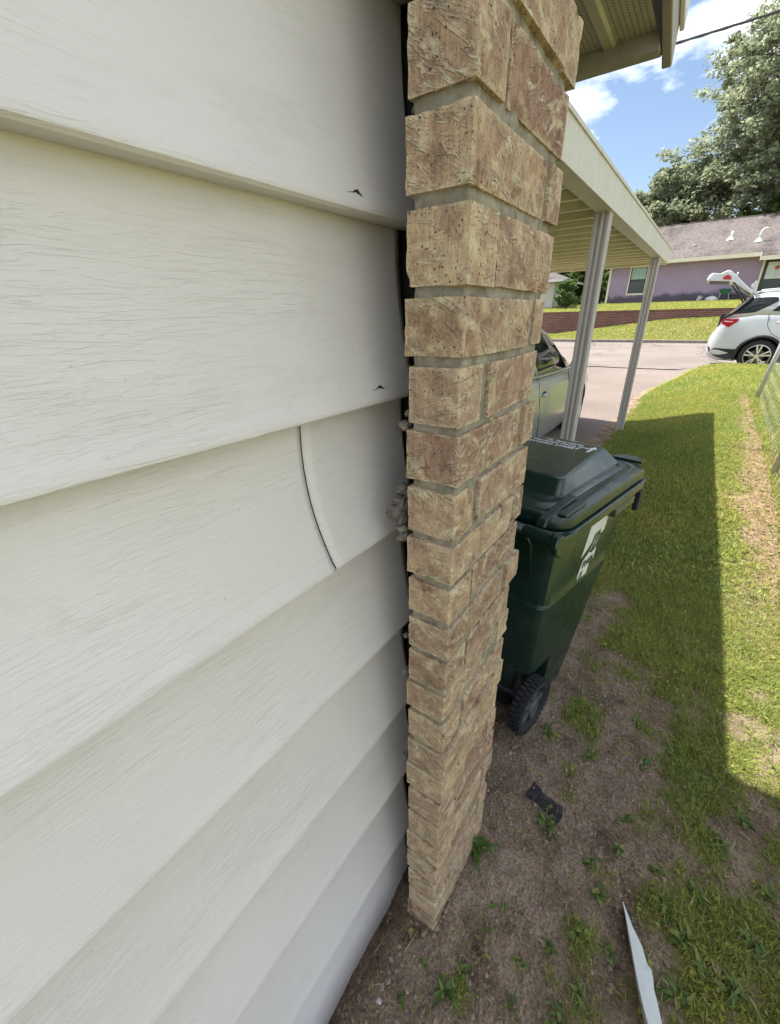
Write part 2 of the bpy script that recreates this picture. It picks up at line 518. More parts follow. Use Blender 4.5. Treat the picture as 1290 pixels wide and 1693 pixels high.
simple('cable', (.035, .034, .036), .6)
simple('stone_grey', (.15, .135, .12), .95, var=.3, vscale=60, bump=.6, bscale=200)
simple('mortar_dark', (.19, .175, .14), .95, var=.3, vscale=50, bump=.7, bscale=180)
simple('pebble', (.50, .47, .42), .8, var=.2, vscale=60)
simple('twig', (.16, .10, .065), .9, var=.3, vscale=80)
simple('dry_stem', (.33, .265, .175), .9, var=.2, vscale=80)
simple('dead_leaf', (.32, .23, .155), .85, var=.3, vscale=90)
simple('black_rubber_scrap', (.026, .026, .027), .85, var=.6, vscale=60, bump=.6, bscale=220)
simple('kerb', (.23, .19, .165), .95, var=.25, vscale=3, bump=.4, bscale=40)
simple('pvc', (.70, .70, .68), .5)
simple('green_tub', (.015, .12, .055), .45)
simple('bag_white', (.60, .59, .57), .6, var=.2, vscale=5)
simple('dark_junk', (.035, .033, .03), .8)
simple('door_dark', (.045, .040, .036), .5)
simple('poster', (.55, .62, .62), .6, var=.15, vscale=3)
simple('curtain', (.30, .42, .40), .8, var=.15, vscale=4)
simple('white_wall', (.60, .58, .55), .85, var=.1, vscale=1)

def mat_stucco():
    t = NT('purple_stucco'); v = t.wpos()
    c = t.ramp(t.noise(v, .8, 6, .6), [(.3, (.30, .235, .33)), (.7, (.355, .28, .38))])
    c = t.mix(c, t.ramp(t.noise(v, 14, 5, .7), [(.3, .86), (.7, 1.1)]), 1, 'MULTIPLY')
    g = t.n('ShaderNodeNewGeometry'); sp = t.n('ShaderNodeSeparateXYZ'); t.l(g.outputs['Position'], sp.inputs[0])
    h = t.math('SUBTRACT', sp.outputs[2], t.math('MULTIPLY', t.noise(v, 1.8, 6, .7), .9))
    mold = t.ramp(h, [(0, 0), (1, 1)])
    mr = t.n('ShaderNodeMapRange'); t.l(h, mr.inputs['Value'])
    mr.inputs['From Min'].default_value = 2.02; mr.inputs['From Max'].default_value = 2.25
    mr.inputs['To Min'].default_value = .8; mr.inputs['To Max'].default_value = 0
    c = t.mix(c, (.055, .055, .062), mr.outputs[0])
    t.color(c); t.set(rough=.95, spec=.1); t.bump(t.noise(v, 30, 4), .4, .02)
    M['stucco'] = t.m
mat_stucco()

def mat_shingle():
    t = NT('shingles'); v = t.wpos()
    c = t.ramp(t.noise(t.wpos((4, 1.5, 1.5)), 2.5, 5, .7), [(.3, (.10, .085, .084)), (.5, (.15, .130, .126)), (.7, (.20, .175, .168))])
    c = t.mix(c, (.05, .045, .045), t.ramp(t.noise(t.wpos((1.1, .5, .5)), .9, 5, .65), [(.48, 0), (.68, .75)]))
    c = t.mix(c, t.ramp(t.noise(v, 40, 3), [(.3, .8), (.7, 1.2)]), 1, 'MULTIPLY')
    wv = t.n('ShaderNodeTexWave'); wv.wave_type = 'BANDS'; wv.bands_direction = 'Z'; wv.inputs['Scale'].default_value = 2.3; wv.inputs['Distortion'].default_value = .25
    t.l(v, wv.inputs['Vector'])
    t.color(c); t.set(rough=.95, spec=.1); t.bump(wv.outputs['Fac'], .5, .04)
    M['shingle'] = t.m
mat_shingle()

def mat_redbrick():
    t = NT('dark_red_brick')
    tc = t.n('ShaderNodeTexCoord'); sp = t.n('ShaderNodeSeparateXYZ'); cb = t.n('ShaderNodeCombineXYZ')
    t.l(tc.outputs['Object'], sp.inputs[0]); t.l(sp.outputs[0], cb.inputs[0]); t.l(sp.outputs[2], cb.inputs[1])
    b = t.n('ShaderNodeTexBrick')
    b.inputs['Color1'].default_value = (.115, .042, .036, 1); b.inputs['Color2'].default_value = (.17, .066, .055, 1)
    b.inputs['Mortar'].default_value = (.22, .165, .15, 1); b.inputs['Scale'].default_value = 1.0
    b.inputs['Brick Width'].default_value = .23; b.inputs['Row Height'].default_value = .08; b.inputs['Mortar Size'].default_value = .012
    t.l(cb.outputs[0], b.inputs['Vector'])
    c = t.mix(b.outputs['Color'], t.ramp(t.noise(t.coord(), 1.2, 5, .6), [(.3, .8), (.7, 1.2)]), 1, 'MULTIPLY')
    t.color(c); t.set(rough=.9, spec=.15); t.bump(b.outputs['Fac'], -.5, .01)
    M['redbrick'] = t.m
mat_redbrick()

# ------------------------------------------------------------------ terrain
ROAD0, ROAD1 = 12.9, 23.4
def base_z(X, Y):
    X = np.asarray(X, float); Y = np.asarray(Y, float)
    zb = np.interp(Y, [-50, 1.2, 7, 10, 12.9, 23.4, 23.9], [.03, .03, .06, .14, .26, .30, .36])
    lat = .26*npstep(-.95, .55, X)*npstep(1.2, 6.2, Y)*(1-npstep(12.35, 12.95, Y))
    z = zb + lat
    # earth falls into the gap at the foot of the siding, and is heaped at the pillar
    z = z - .085*(1-npstep(-.41, -.30, X))*(1-npstep(.45, .9, Y))
    z = z + .045*np.exp(-(((X+.22)/.16)**2 + ((Y-.62)/.32)**2))
    # far side of the road: verge, retaining wall, yard
    foot = np.interp(X, [-14, -7.2, -2, 3, 14], [.35, .55, 1.22, 1.42, 1.6])
    t = npstep(23.8, 26.9, Y)
    z = np.where(Y > 23.8, .36 + (foot-.36)*t, z)
    z = np.where(Y > 27.06, 1.62 + .53*np.clip((Y-27.1)/7.4, 0, 1), z)
    return z

_perm_off = 3.7
def fb(x, y, s):
    return noise.noise(Vector((x*s, y*s, _perm_off)))
PATCH = []
for _px, _py, _r, _k in [(1130, 1545, .10, .8), (1240, 1610, .16, .9), (1150, 1290, .14, .7), (1185, 1400, .06, .9), (960, 1545, .08, .6), (1080, 1440, .08, .6), (905, 1375, .06, .6), (1025, 1350, .06, .6), (745, 1640, .05, .6),
                         (950, 1650, .06, .6), (1060, 1640, .08, .7), (1000, 1470, .07, .5), (985, 1180, .05, .4), (1040, 1060, .12, .5), (910, 1215, .05, .5), (1200, 1500, .10, .6), (1100, 1170, -.1, -.4) if False else (1150, 1250, .1, .4)]:
    _q = on(_px, _py, 2, .04); PATCH.append((float(_q[0]), float(_q[1]), _r, _k))
_g = random.Random(19)
for _ in range(64):
    PATCH.append((_g.uniform(-.16, .62), _g.uniform(.30, 2.0), _g.uniform(.014, .045), _g.uniform(.55, 1.1)))
def grass_amount(X, Y):
    """0 = bare soil, 1 = turf"""
    n = .40*fb(X, Y, 1.9) + .45*fb(X+9, Y, 5.0) + .50*fb(X, Y+5, 13.0)
    b = max((X-.52)*1.7, (Y-1.85)*1.0 + X*.9) - .16
    for cx_, cy_, r_, k in PATCH:
        d2 = ((X-cx_)**2 + (Y-cy_)**2)/(r_*r_)
        if d2 < 6: b += k*math.exp(-d2)
    if X < -.72: b = min(b, -(-.72-X)*6 + .2)
    v = sstep(-.50, .55, b + n*1.25)
    return v
def leafy_amount(X, Y):
    d = abs(X - (.66 + .02*(Y-5)))
    n = .5*fb(X+3, Y, 2.2) + .4*fb(X, Y+8, 6)
    a = sstep(.30, .08, d - n*.22)*sstep(1.8, 3.5, Y)*sstep(9.4, 8.3, Y)
    return a

def axis_pts(segs):
    out = []
    for a, b, st in segs:
        n = max(1, int(round((b-a)/st)))
        out += list(np.linspace(a, b, n+1)[:-1])
    out.append(segs[-1][1])
    return np.array(out)
gx = axis_pts([(-400, -60, 40), (-60, -12, 6), (-12, -1.2, .6), (-1.2, 1.2, .022), (1.2, 3, .1), (3, 14, .6), (14, 60, 6), (60, 400, 40)])
gy = axis_pts([(-60, -4, 8), (-4, -.2, .4), (-.2, 2.6, .022), (2.6, 9, .05), (9, 13.2, .12), (13.2, 23.2, 1.0), (23.2, 24.2, .1), (24.2, 27.0, .35), (27.0, 27.2, .1), (27.2, 60, 1.6), (60, 600, 60)])
XX, YY = np.meshgrid(gx, gy)
ZZ = base_z(XX, YY)
ga = np.zeros_like(ZZ); la = np.zeros_like(ZZ)
for j in range(len(gy)):
    for i in range(len(gx)):
        x, y = gx[i], gy[j]
        if -1.6 < x < 1.6 and -.6 < y < 10.5:
            ga[j, i] = grass_amount(x, y)
            if y > 1.5: la[j, i] = leafy_amount(x, y)
            if y < 4:
                rough_ = noise.fractal(Vector((x*9, y*9, 1.3)), 1.0, 2.0, 4)
                cl = noise.fractal(Vector((x*38, y*38, 5.1)), .9, 2.0, 2)
                ZZ[j, i] += .013*rough_ + .0065*cl
        else:
            ga[j, i] = 1.0
gl = ga*(1-.85*la)
def ground_height(X, Y):
    i = np.searchsorted(gx, X)-1; j = np.searchsorted(gy, Y)-1
    i = min(max(i, 0), len(gx)-2); j = min(max(j, 0), len(gy)-2)
    u = (X-gx[i])/(gx[i+1]-gx[i]); v = (Y-gy[j])/(gy[j+1]-gy[j])
    return float((ZZ[j, i]*(1-u)+ZZ[j, i+1]*u)*(1-v) + (ZZ[j+1, i]*(1-u)+ZZ[j+1, i+1]*u)*v)
nx, ny = len(gx), len(gy)
me = bpy.data.meshes.new('ground')
idx = np.arange(nx*ny).reshape(ny, nx)
quads = np.stack([idx[:-1, :-1], idx[:-1, 1:], idx[1:, 1:], idx[1:, :-1]], -1).reshape(-1, 4)
def np_mesh(me, verts, faces, k):
    me.vertices.add(len(verts)); me.vertices.foreach_set('co', np.ascontiguousarray(verts, np.float32).ravel())
    me.loops.add(faces.size); me.loops.foreach_set('vertex_index', np.ascontiguousarray(faces, np.int32).ravel())
    me.polygons.add(len(faces)); me.polygons.foreach_set('loop_start', np.arange(0, faces.size, k, dtype=np.int32))
    me.polygons.foreach_set('loop_total', np.full(len(faces), k, np.int32))
    me.update(calc_edges=True); me.validate()
np_mesh(me, np.stack([XX, YY, ZZ], -1).reshape(-1, 3), quads, 4)
for nm, arr in (('grass', ga), ('leafy', la)):
    a = me.attributes.new(nm, 'FLOAT', 'POINT'); a.data.foreach_set('value', arr.ravel().astype(np.float32))
me.polygons.foreach_set('use_smooth', [True]*len(me.polygons))
structure(link(me, 'ground', M['ground']))

def drape(name, mat, xs, edge0, edge1, ny_, lift):
    """a sheet laid on the terrain between two edge functions y = edge(x)"""
    mb = MB(); n = len(xs)
    for j in range(ny_+1):
        t = j/ny_
        for x in xs:
            y = edge0(x)*(1-t) + edge1(x)*t
            mb.v.append((x, y, float(base_z(x, y)) + lift))
    for j in range(ny_):
        for i in range(n-1):
            mb.f.append((j*n+i, j*n+i+1, (j+1)*n+i+1, (j+1)*n+i))
    return structure(mb.build(name, mat, smooth=True, fix=False))

def road_edge(x):
    # the near edge curves back where the driveway meets the street
    return ROAD0 + .10*fb(x, 0, 2.5)
drape('road', M['road'], axis_pts([(-120, -12, 12), (-12, 14, .25), (14, 120, 12)]), road_edge, lambda x: ROAD1, 40, .03)
# driveway: laid along y, right edge bends out towards the street
mb = MB()
dy = axis_pts([(.9, 12.95, .1)])
def drive_edge(y):
    e = -.86 + .07*fb(3, y, 1.7) + .04*fb(8, y, 6)
    return e + .85*sstep(8.6, 12.9, y)**1.4
for y in dy:
    for k in range(13):
        x = -4.6 + (drive_edge(y)+4.6)*k/12
        mb.v.append((x, y, float(base_z(x, y)) + (.012 if k < 12 else -.01)))
for j in range(len(dy)-1):
    for k in range(12):
        mb.f.append((j*13+k, j*13+k+1, (j+1)*13+k+1, (j+1)*13+k))
structure(mb.build('driveway', M['drive'], smooth=True))
# kerb across the street
mb = MB()
xs = list(np.arange(-60, 61, 3.0))
for a, b in zip(xs[:-1], xs[1:]):
    mb.box(a+.006, b-.006, ROAD1-.02, ROAD1+.16, .15, .455)
structure(mb.build('kerb', M['kerb'], bevel=.02))

# ------------------------------------------------------------------ near house: siding, soffit, roof
house = tag(empty('siding_house', (-.395, 0, 0)), 'house wall of wide off-white wood-grain lap siding with perforated soffit', 'house')
LAPS = [2.43, 2.19, 1.948, 1.706, 1.463, 1.224, .981, .736, .487, .21, -.06]
OUT = .034
def siding_panel(z0, z1, y0, y1, seed, slant=0.0, bend=0):
    """one lap of siding: curved face with a butt edge turned in at the bottom"""
    prof = [(-OUT-.002, z0+.022), (-OUT-.001, z0+.004), (-OUT+.004, z0), (-.004, z0-.001), (-.0008, z0+.0015), (0, z0+.006)]
    h = z1-z0
    for t in (.06, .12, .2, .3, .4, .5, .6, .7, .8, .9, 1.0, 1.08):
        prof.append((-OUT*(1-max(0, 1-t)**2.0) if t <= 1 else -OUT, z0+h*t))
    ys = list(np.arange(y0, y1, .02)) + [y1]
    mb = MB(); rings = []
    for y in ys:
        endk = 0 if not bend else max(0, 1-abs(y-(y1 if bend > 0 else y0))/.10)
        ring = []
        for o_, z in prof:
            w = .0022*noise.noise(Vector((seed*3.1, y*3.0, z*4.0))) + .0012*noise.noise(Vector((seed*1.7, y*9.0, z*11.0)))
            tz = min(1, max(0, (z1-z)/h))
            yy = y + (slant*tz*tz*1.6 - .008*math.sin(math.pi*tz))*endk if endk else y
            ring.append((o_ + w, yy, z + .0012*noise.noise(Vector((y*2.2, seed, 0)))))
        rings.append(ring)
    mb.loft(rings, cap=False, closed=False)
    o = mb.build('siding_panel', M['siding'], house, smooth=True)
    o.data.set_sharp_from_angle(angle=R(40))
    md = o.modifiers.new('thickness', 'SOLIDIFY'); md.thickness = .0012; md.offset = -1
    return o
panels = []
ends = [.640 + random.uniform(-.008, .008) for _ in LAPS]
for i in range(len(LAPS)-1):
    zt, zb = LAPS[i], LAPS[i+1]
    if abs(zb-1.224) < 1e-6:
        panels.append(siding_panel(zb, zt, -1.6, .389, i, slant=.006, bend=1))
        pr = siding_panel(zb, zt, .3925, ends[i], i, slant=.006, bend=-1)
        pr.location.x = -.0012
    else:
        panels.append(siding_panel(zb, zt, -1.6, ends[i], i))
mb = MB(); mb.box(-7.6, -.046, -8, .70, -.05, 2.26); mb.build('wall', M['felt'], house)
mb = MB(); mb.box(-.0455, .070, .66, .70, -.05, 2.26); mb.build('dark_gap_plate', M['felt'], house)  # black plate added to close and darken the gap behind the pillar
# torn nail holes near the corner
def tear(y, z, zl):
    h = .24
    x = -OUT*(1-(1-(z-zl)/h)**2.0) + .0014
    mb = MB()
    top = [(-.021, -.0028), (-.009, -.0012), (-.002, .0022), (.002, .0030), (.0045, .0006), (.010, -.0022), (.021, -.0058)]
    bot = [(-.010, -.0021), (-.002, -.0004), (.0015, -.0016), (.005, -.0022), (.011, -.0042)]
    poly = [(y+a, z+b) for a, b in top] + [(y+a, z+b) for a, b in bot[::-1]]
    mb.prism(poly, x-.003, x+.0006, 0)
    mb.build('nail_tear', M['hole_dark'], house)
for (px, py), zl in (((590, 317), 1.706), ((629, 640), 1.463)):
    q = on(px, py, 0, -.399)
    tear(q[1], q[2], zl)
# soffit panels run out to the front eave
EAVE_Y, EAVE_Z = 1.80, 2.30
z = EAVE_Z
px0 = -6.6
ribs = []
x = -.315
first = True
while x > -3.2:
    wdt = .145
    mb = MB()
    # pan with raised rib: profile in x,z
    prof = [(x, z), (x-.105, z), (x-.110, z-.010), (x-.135, z-.010), (x-.140, z)]
    vs = [(a, .30, b) for a, b in prof] + [(a, EAVE_Y, b) for a, b in prof]
    n = len(prof)
    mb.add(vs, [(k, k+1, n+k+1, n+k) for k in range(n-1)])
    o = mb.build('soffit_panel', M['soffit'], house, fix=False)
    o.location.x = .395
    if x > -1.1:
        mb = MB()
        for r_ in range(7):
            for c_ in range(80):
                cx_, cy_ = x-.012-r_*.0135, .74 + c_*.0130
                rr = .0024
                mb.add([(cx_+rr*math.cos(a), cy_+rr*math.sin(a), z-.0008) for a in (0, 1.05, 2.09, 3.14, 4.19, 5.24)], [(0, 1, 2, 3, 4, 5)])
        oo = mb.build('perforations', M['hole_dark'], o)
        stuff(oo)
    x -= .145
hx = .395
mb = MB(); mb.box(-7.2+hx, -.30+hx, EAVE_Y-.03, EAVE_Y+.02, 2.255, 2.43); mb.build('fascia', M['fascia_tan'], house, bevel=.004)
# roof: front slope, back slope, rake board on the gable end
sl = .40
def slope_slab(ya, za, yb, zb_, x0, x1, th, name, mat):
    mb = MB()
    mb.prism([(ya, za), (yb, zb_), (yb, zb_-th), (ya, za-th)], x0, x1, 0)
    return mb.build(name, mat, house)
RY = -2.6
rz_ = 2.47 + sl*(EAVE_Y+.06-RY)
slope_slab(EAVE_Y+.06, 2.47, RY, rz_, -7.3+hx, -.262+hx, .06, 'roof_slope', M['shingle'])
slope_slab(RY, rz_, -7.2, rz_-sl*(7.2+RY), -7.3+hx, -.262+hx, .06, 'roof_slope', M['shingle'])
mb = MB(); mb.prism([(EAVE_Y+.045, 2.405), (RY, rz_-.065), (RY, rz_-.265), (EAVE_Y+.045, 2.235)], -.300+hx+.002, -.272+hx, 0)
mb.build('rake_board', M['fascia_tan'], house, bevel=.004)
mb = MB(); mb.prism([(EAVE_Y+.05, 2.44), (RY, rz_-.03), (RY, rz_-.18), (EAVE_Y+.05, 2.31)], -.272+hx+.001, -.258+hx, 0)
mb.build('rake_trim', M['rake_white'], house, bevel=.003)
# gable infill above the siding
mb = MB(); mb.prism([(.69, 2.25), (.69, 2.80), (RY, rz_-.12), (-7.0, 2.7), (-7.0, 2.25)], -.10, -.06, 0); mb.build('gable_wall', M['felt'], house)
mb = MB(); mb.box(-.075, -.004, -1.6, .70, 2.245, 2.30); mb.build('frieze_board', M['rake_white'], house)

# ------------------------------------------------------------------ brick pillar
PX0, PX1, PY0, PY1 = -.324, -.2417, .495, .81
pillar = tag(empty('brick_pillar', ((PX0+PX1)/2, (PY0+PY1)/2, .05)), 'narrow tan and brown textured brick pillar beside the white siding', 'pillar')
pl = Vector(pillar.location)
def rough_box(x0, x1, y0, y1, z0, z1, step, fn, seed):
    """box with a grid on each face; fn(point, outward normal, edge closeness) moves each vertex"""
    mb = MB()
    def n_(a, b): return max(2, int(round((b-a)/step)))
    nx_, ny_, nz_ = n_(x0, x1), n_(y0, y1), n_(z0, z1)
    ids = {}
    vs = []; nr = []
    def vid(i, j, k):
        key = (i, j, k)
        if key not in ids:
            ids[key] = len(vs)
            vs.append((x0+(x1-x0)*i/nx_, y0+(y1-y0)*j/ny_, z0+(z1-z0)*k/nz_))
            nr.append(Vector(((i == nx_)-(i == 0), (j == ny_)-(j == 0), (k == nz_)-(k == 0))))
        return ids[key]
    fs = []
    for i in range(nx_):
        for j in range(ny_):
            fs.append((vid(i, j, 0), vid(i, j+1, 0), vid(i+1, j+1, 0), vid(i+1, j, 0)))
            fs.append((vid(i, j, nz_), vid(i+1, j, nz_), vid(i+1, j+1, nz_), vid(i, j+1, nz_)))
    for i in range(nx_):
        for k in range(nz_):
            fs.append((vid(i, 0, k), vid(i+1, 0, k), vid(i+1, 0, k+1), vid(i, 0, k+1)))
            fs.append((vid(i, ny_, k), vid(i, ny_, k+1), vid(i+1, ny_, k+1), vid(i+1, ny_, k)))
    for j in range(ny_):
        for k in range(nz_):
            fs.append((vid(0, j, k), vid(0, j, k+1), vid(0, j+1, k+1), vid(0, j+1, k)))
            fs.append((vid(nx_, j, k), vid(nx_, j+1, k), vid(nx_, j+1, k+1), vid(nx_, j, k+1)))
    edge = []; ridge = []
    out = []
    for p, n in zip(vs, nr):
        v = Vector(p)
        d = sorted((min(v.x-x0, x1-v.x), min(v.y-y0, y1-v.y), min(v.z-z0, z1-v.z)))
        e = max(0, 1-d[1]/.012)
        q, rr = fn(v, n, e)
        out.append(q); edge.append(e); ridge.append(rr)
    me = bpy.data.meshes.new('rough')
    me.from_pydata([tuple(q) for q in out], [], fs)
    for nm, arr in (('edge', edge), ('ridge', ridge)):
        a = me.attributes.new(nm, 'FLOAT', 'POINT'); a.data.foreach_set('value', np.array(arr, np.float32))
    me.polygons.foreach_set('use_smooth', [True]*len(me.polygons))
    me.update()
    me.set_sharp_from_angle(angle=R(42))
    return me

def brick_fn(seed):
    off = Vector((seed*3.17, seed*1.31, seed*2.23))
    def fn(v, n, e):
        nn = n/max(1.0, n.length)
        w = Vector(v)
        big = noise.noise(w*22+off)*.0019 + noise.noise(w*60+off)*.0011 + noise.noise(w*150+off)*.0005
        # folded skin: terraces that break along slanting lines
        q = Vector((v.x+v.y, v.z+(v.x+v.y)*.4, 0))
        f = noise.noise(Vector((q.x*14, q.y*42, 0))+off)
        ter = sstep(-.03, .05, f)*sstep(-.1, .25, noise.noise(w*19+off*2))
        d = big + .0022*ter
        chip = e*(.0004 + .0012*max(0, noise.noise(w*90+off*1.7)) + .0065*sstep(.44, .62, noise.noise(w*17+off*.7)))
        return v + nn*d*(1-.65*e) - nn*chip, ter*(1-ter)*4
    return fn

zb = [1.793, 1.711, 1.617, 1.537, 1.449, 1.363, 1.277, 1.199, 1.121, 1.043, .961, .884, .803]
while zb[-1] > -.02: zb.append(zb[-1]-.0835)
top = [1.879 + .0835*k for k in range(5)]
courses = top[::-1] + zb
start = -len(top)
sd = 0
for ci, z0 in enumerate(courses):
    k = start + ci
    z1 = (courses[ci-1] if ci > 0 else 2.296+.013) - random.uniform(.0115, .0145)
    if z1 - z0 < .03: continue
    near = z0 > .75
    step = .0040 if near else .006
    far = PY1 + random.uniform(-.010, .006)
    jx = random.uniform(-.002, .003)
    if k % 2 == 0:
        parts = [(PY0, .568+random.uniform(-.008, .008)), (.583+random.uniform(-.004, .004), far-.012)]
    else:
        parts = [(PY0, .742+random.uniform(-.010, .010)), (.757+random.uniform(-.003, .003), far+.006)]
    for y0, y1 in parts:
        sd += 1
        jj = random.uniform(-.0025, .003)
        dzz = random.uniform(-.0012, .0012)
        me = rough_box(PX0+random.uniform(-.004, .004)-pl.x, PX1+jx+jj-pl.x, y0-pl.y, y1-pl.y, z0+dzz-pl.z, z1+dzz-pl.z, step, brick_fn(sd), sd)
        o = link(me, 'brick', M['brick'], pillar)
        ctr = Vector(((PX0+PX1)/2-pl.x, (y0+y1)/2-pl.y, (z0+z1)/2-pl.z))
        rot = Matrix.Rotation(random.uniform(-.012, .012), 4, 'X') @ Matrix.Rotation(random.uniform(-.012, .012), 4, 'Z')
        me.transform(Matrix.Translation(ctr) @ rot @ Matrix.Translation(-ctr))
def mortar_fn(v, n, e):
    nn = n/max(1.0, n.length)
    d = .0022*noise.noise(Vector((v.x*30, v.y*30, v.z*45))) + .0012*noise.noise(Vector(v)*110)
    return v + Vector((nn.x, nn.y, 0))*d - Vector((nn.x, nn.y, 0))*e*.002, 0
me = rough_box(PX0+.006-pl.x, PX1-.0055-pl.x, PY0+.0055-pl.y, PY1-.016-pl.y, -.06-pl.z, 2.29-pl.z, .0065, mortar_fn, 0)
link(me, 'mortar', M['mortar'], pillar)
# smears of mortar squeezed out of the back edge
def lump(cx_, cy_, cz_, sx, sy, sz, seed, mat, name):
    bm = bmesh.new(); bmesh.ops.create_icosphere(bm, subdivisions=3, radius=1)
    for v in bm.verts:
        n = v.co.copy()
        k = 1 + .55*noise.noise(n*1.4+Vector((seed, 0, 0))) + .36*noise.noise(n*3.1+Vector((0, seed, 0))) + .14*noise.noise(n*8+Vector((0, seed, 0)))
        # flatten into broken facets
        k -= .16*abs(noise.noise(n*2.3+Vector((seed, seed, 1))))
        v.co = Vector((n.x*sx, n.y*sy, n.z*sz))*k
    me = bpy.data.meshes.new(name); bm.to_mesh(me); bm.free()
    me.transform(Matrix.Translation(Vector((cx_, cy_, cz_))-pl))
    me.polygons.foreach_set('use_smooth', [True]*len(me.polygons))
    return link(me, name, mat, pillar)
for px, py, s, mt in [(661, 806, .009, 'mortar'), (654, 826, .010, 'mortar'), (655, 842, .0155, 'stone_grey'), (661, 833, .010, 'stone_grey'), (660, 858, .009, 'stone_grey'), (663, 872, .011, 'mortar'),
                      (665, 886, .0115, 'mortar'), (665, 703, .009, 'mortar'), (671, 683, .006, 'mortar'), (668, 1108, .007, 'mortar'), (667, 1250, .007, 'mortar'), (668, 1050, .005, 'mortar'), (672, 1415, .007, 'mortar'), (681, 375, .006, 'mortar'), (684, 180, .006, 'mortar')]:
    q = on(px, py, 1, PY0+.012)
    lump(q[0]+.003, q[1]+.004, q[2], s*.95, s*1.3, s*(.75 if mt == 'mortar' else 1.1), px*.37+py, M['mortar_dark' if mt == 'mortar' else mt], 'mortar_lump')
# little blob of yellow paint
q = on(811, 693, 0, PX1)
mb = MB()
for a, b, s in [(0, 0, .0022), (.003, .002, .0014), (-.002, .003, .0012), (.0045, -.001, .001)]:
    mb.add([(q[0]-pl.x+.0015, q[1]-pl.y+a+s*math.cos(t), q[2]-pl.z+b+s*math.sin(t)) for t in np.linspace(0, 6.28, 9)[:-1]], [tuple(range(8))])
simple('yellow_paint', (.62, .60, .03), .5)
mb.build('paint_fleck', M['yellow_paint'], pillar)

# ------------------------------------------------------------------ wheeled bin
BINZ = .03
bin_o = tag(empty('wheeled_bin', (-.519, 1.308, BINZ), R(-11.5)), 'dark green wheeled rubbish bin with torn white sticker beside the brick pillar', 'bin')
def rrect(x0, x1, y0, y1, r, z, n=5):
    pts = []
    for cx_, cy_, a0 in ((x1-r, y0+r, -90), (x1-r, y1-r, 0), (x0+r, y1-r, 90), (x0+r, y0+r, 180)):
        for k in range(n+1):
            a = R(a0 + 90*k/n)
            pts.append((cx_+r*math.cos(a), cy_+r*math.sin(a), z))
    return pts
RIM = .925
# body with wheel wells
def body_ring(z, well):
    t = z/RIM
    hw = .232 + .046*t; y0 = .045 - .035*t; y1 = .40 + .30*t
    if z > .60: y0 -= .0
    else: y0 -= .010; hw += .004
    r_ = .055
    pts = []
    w = well
    # right side from back corner: step in at the wheel
    yb = .185
    pts += [(hw-.03-w, y0, z), (hw-.008-w, y0+.012, z), (hw-w, y0+.04, z), (hw-w, yb-.004, z), (hw, yb, z), (hw, (yb+y1)/2, z)]
    for k in range(6):
        a = R(90*k/5); pts.append((hw-r_+r_*math.cos(a), y1-r_+r_*math.sin(a), z))
    left = [(-x, y, zz) for x, y, zz in pts[::-1]]
    return pts + left
rings = []
for z in (.03, .05, .12, .19, .235, .258): rings.append(body_ring(z, .062))
for z in (.268, .34, .42, .50, .58, .598): rings.append(body_ring(z, 0))
for z in (.604, .66, .74, .82, .88, RIM): rings.append(body_ring(z, 0))
mb = MB(); mb.loft(rings); mb.build('body', M['bin'], bin_o, autos=True, bevel=.004)
# rim flange
mb = MB()
rr_ = [(.0, RIM-.045, .0), (.020, RIM-.042, 0), (.030, RIM-.036, 0), (.032, RIM-.004, 0), (.028, RIM, 0), (-.03, RIM, 0), (-.03, RIM-.02, 0)]
rings = [rrect(-.277-o_, .277+o_, .012-o_*.6, .70+o_*1.6, .065, z) for o_, z, _ in rr_]
mb.loft(rings, cap=False); mb.build('rim', M['bin'], bin_o, autos=True)
# grip under the side rims
for s in (-1, 1):
    mb = MB(); mb.box(s*.292-.018, s*.292+.018, .40, .60, RIM-.075, RIM-.040); mb.build('side_grip', M['bin'], bin_o, bevel=.006)
    mb = MB(); mb.box(s*.30-.010, s*.30+.012, .655, .70, RIM-.13, RIM-.045); mb.build('rim_bracket', M['black_plastic'], bin_o, bevel=.004)
# handle bar between two hinge brackets
mb = MB(); mb.tube([(-.20, -.055, RIM+.002), (0, -.055, RIM+.004), (.20, -.055, RIM+.002)], .0165, 14); mb.build('handle_bar', M['bin'], bin_o, smooth=True)
for s in (-1, 1):
    mb = MB(); mb.tube([(s*.195, -.055, RIM+.002), (s*.285, -.055, RIM+.002)], .0215, 16); mb.build('hinge_barrel', M['bin'], bin_o, autos=True)
    mb = MB(); mb.prism([(-.078, RIM-.012), (-.070, RIM-.040), (-.040, RIM-.062), (.06, RIM-.052), (.07, RIM-.006), (-.02, RIM+.004), (-.045, RIM+.022), (-.068, RIM+.018)], s*.286, s*.312, 0)
    mb.build('hinge_bracket', M['bin'], bin_o, bevel=.005)
    mb = MB(); mb.lathe([(.006, s*.312), (.006, s*.3145), (.001, s*.315)], 10); mb.build('hinge_pin', M['hub_grey'], bin_o)
    mb = MB(); mb.tube([(s*.205, -.060, RIM-.018), (s*.208, -.034, RIM-.06), (s*.205, -.01, RIM-.18)], .006, 6); mb.build('back_strut', M['bin'], bin_o, smooth=True)
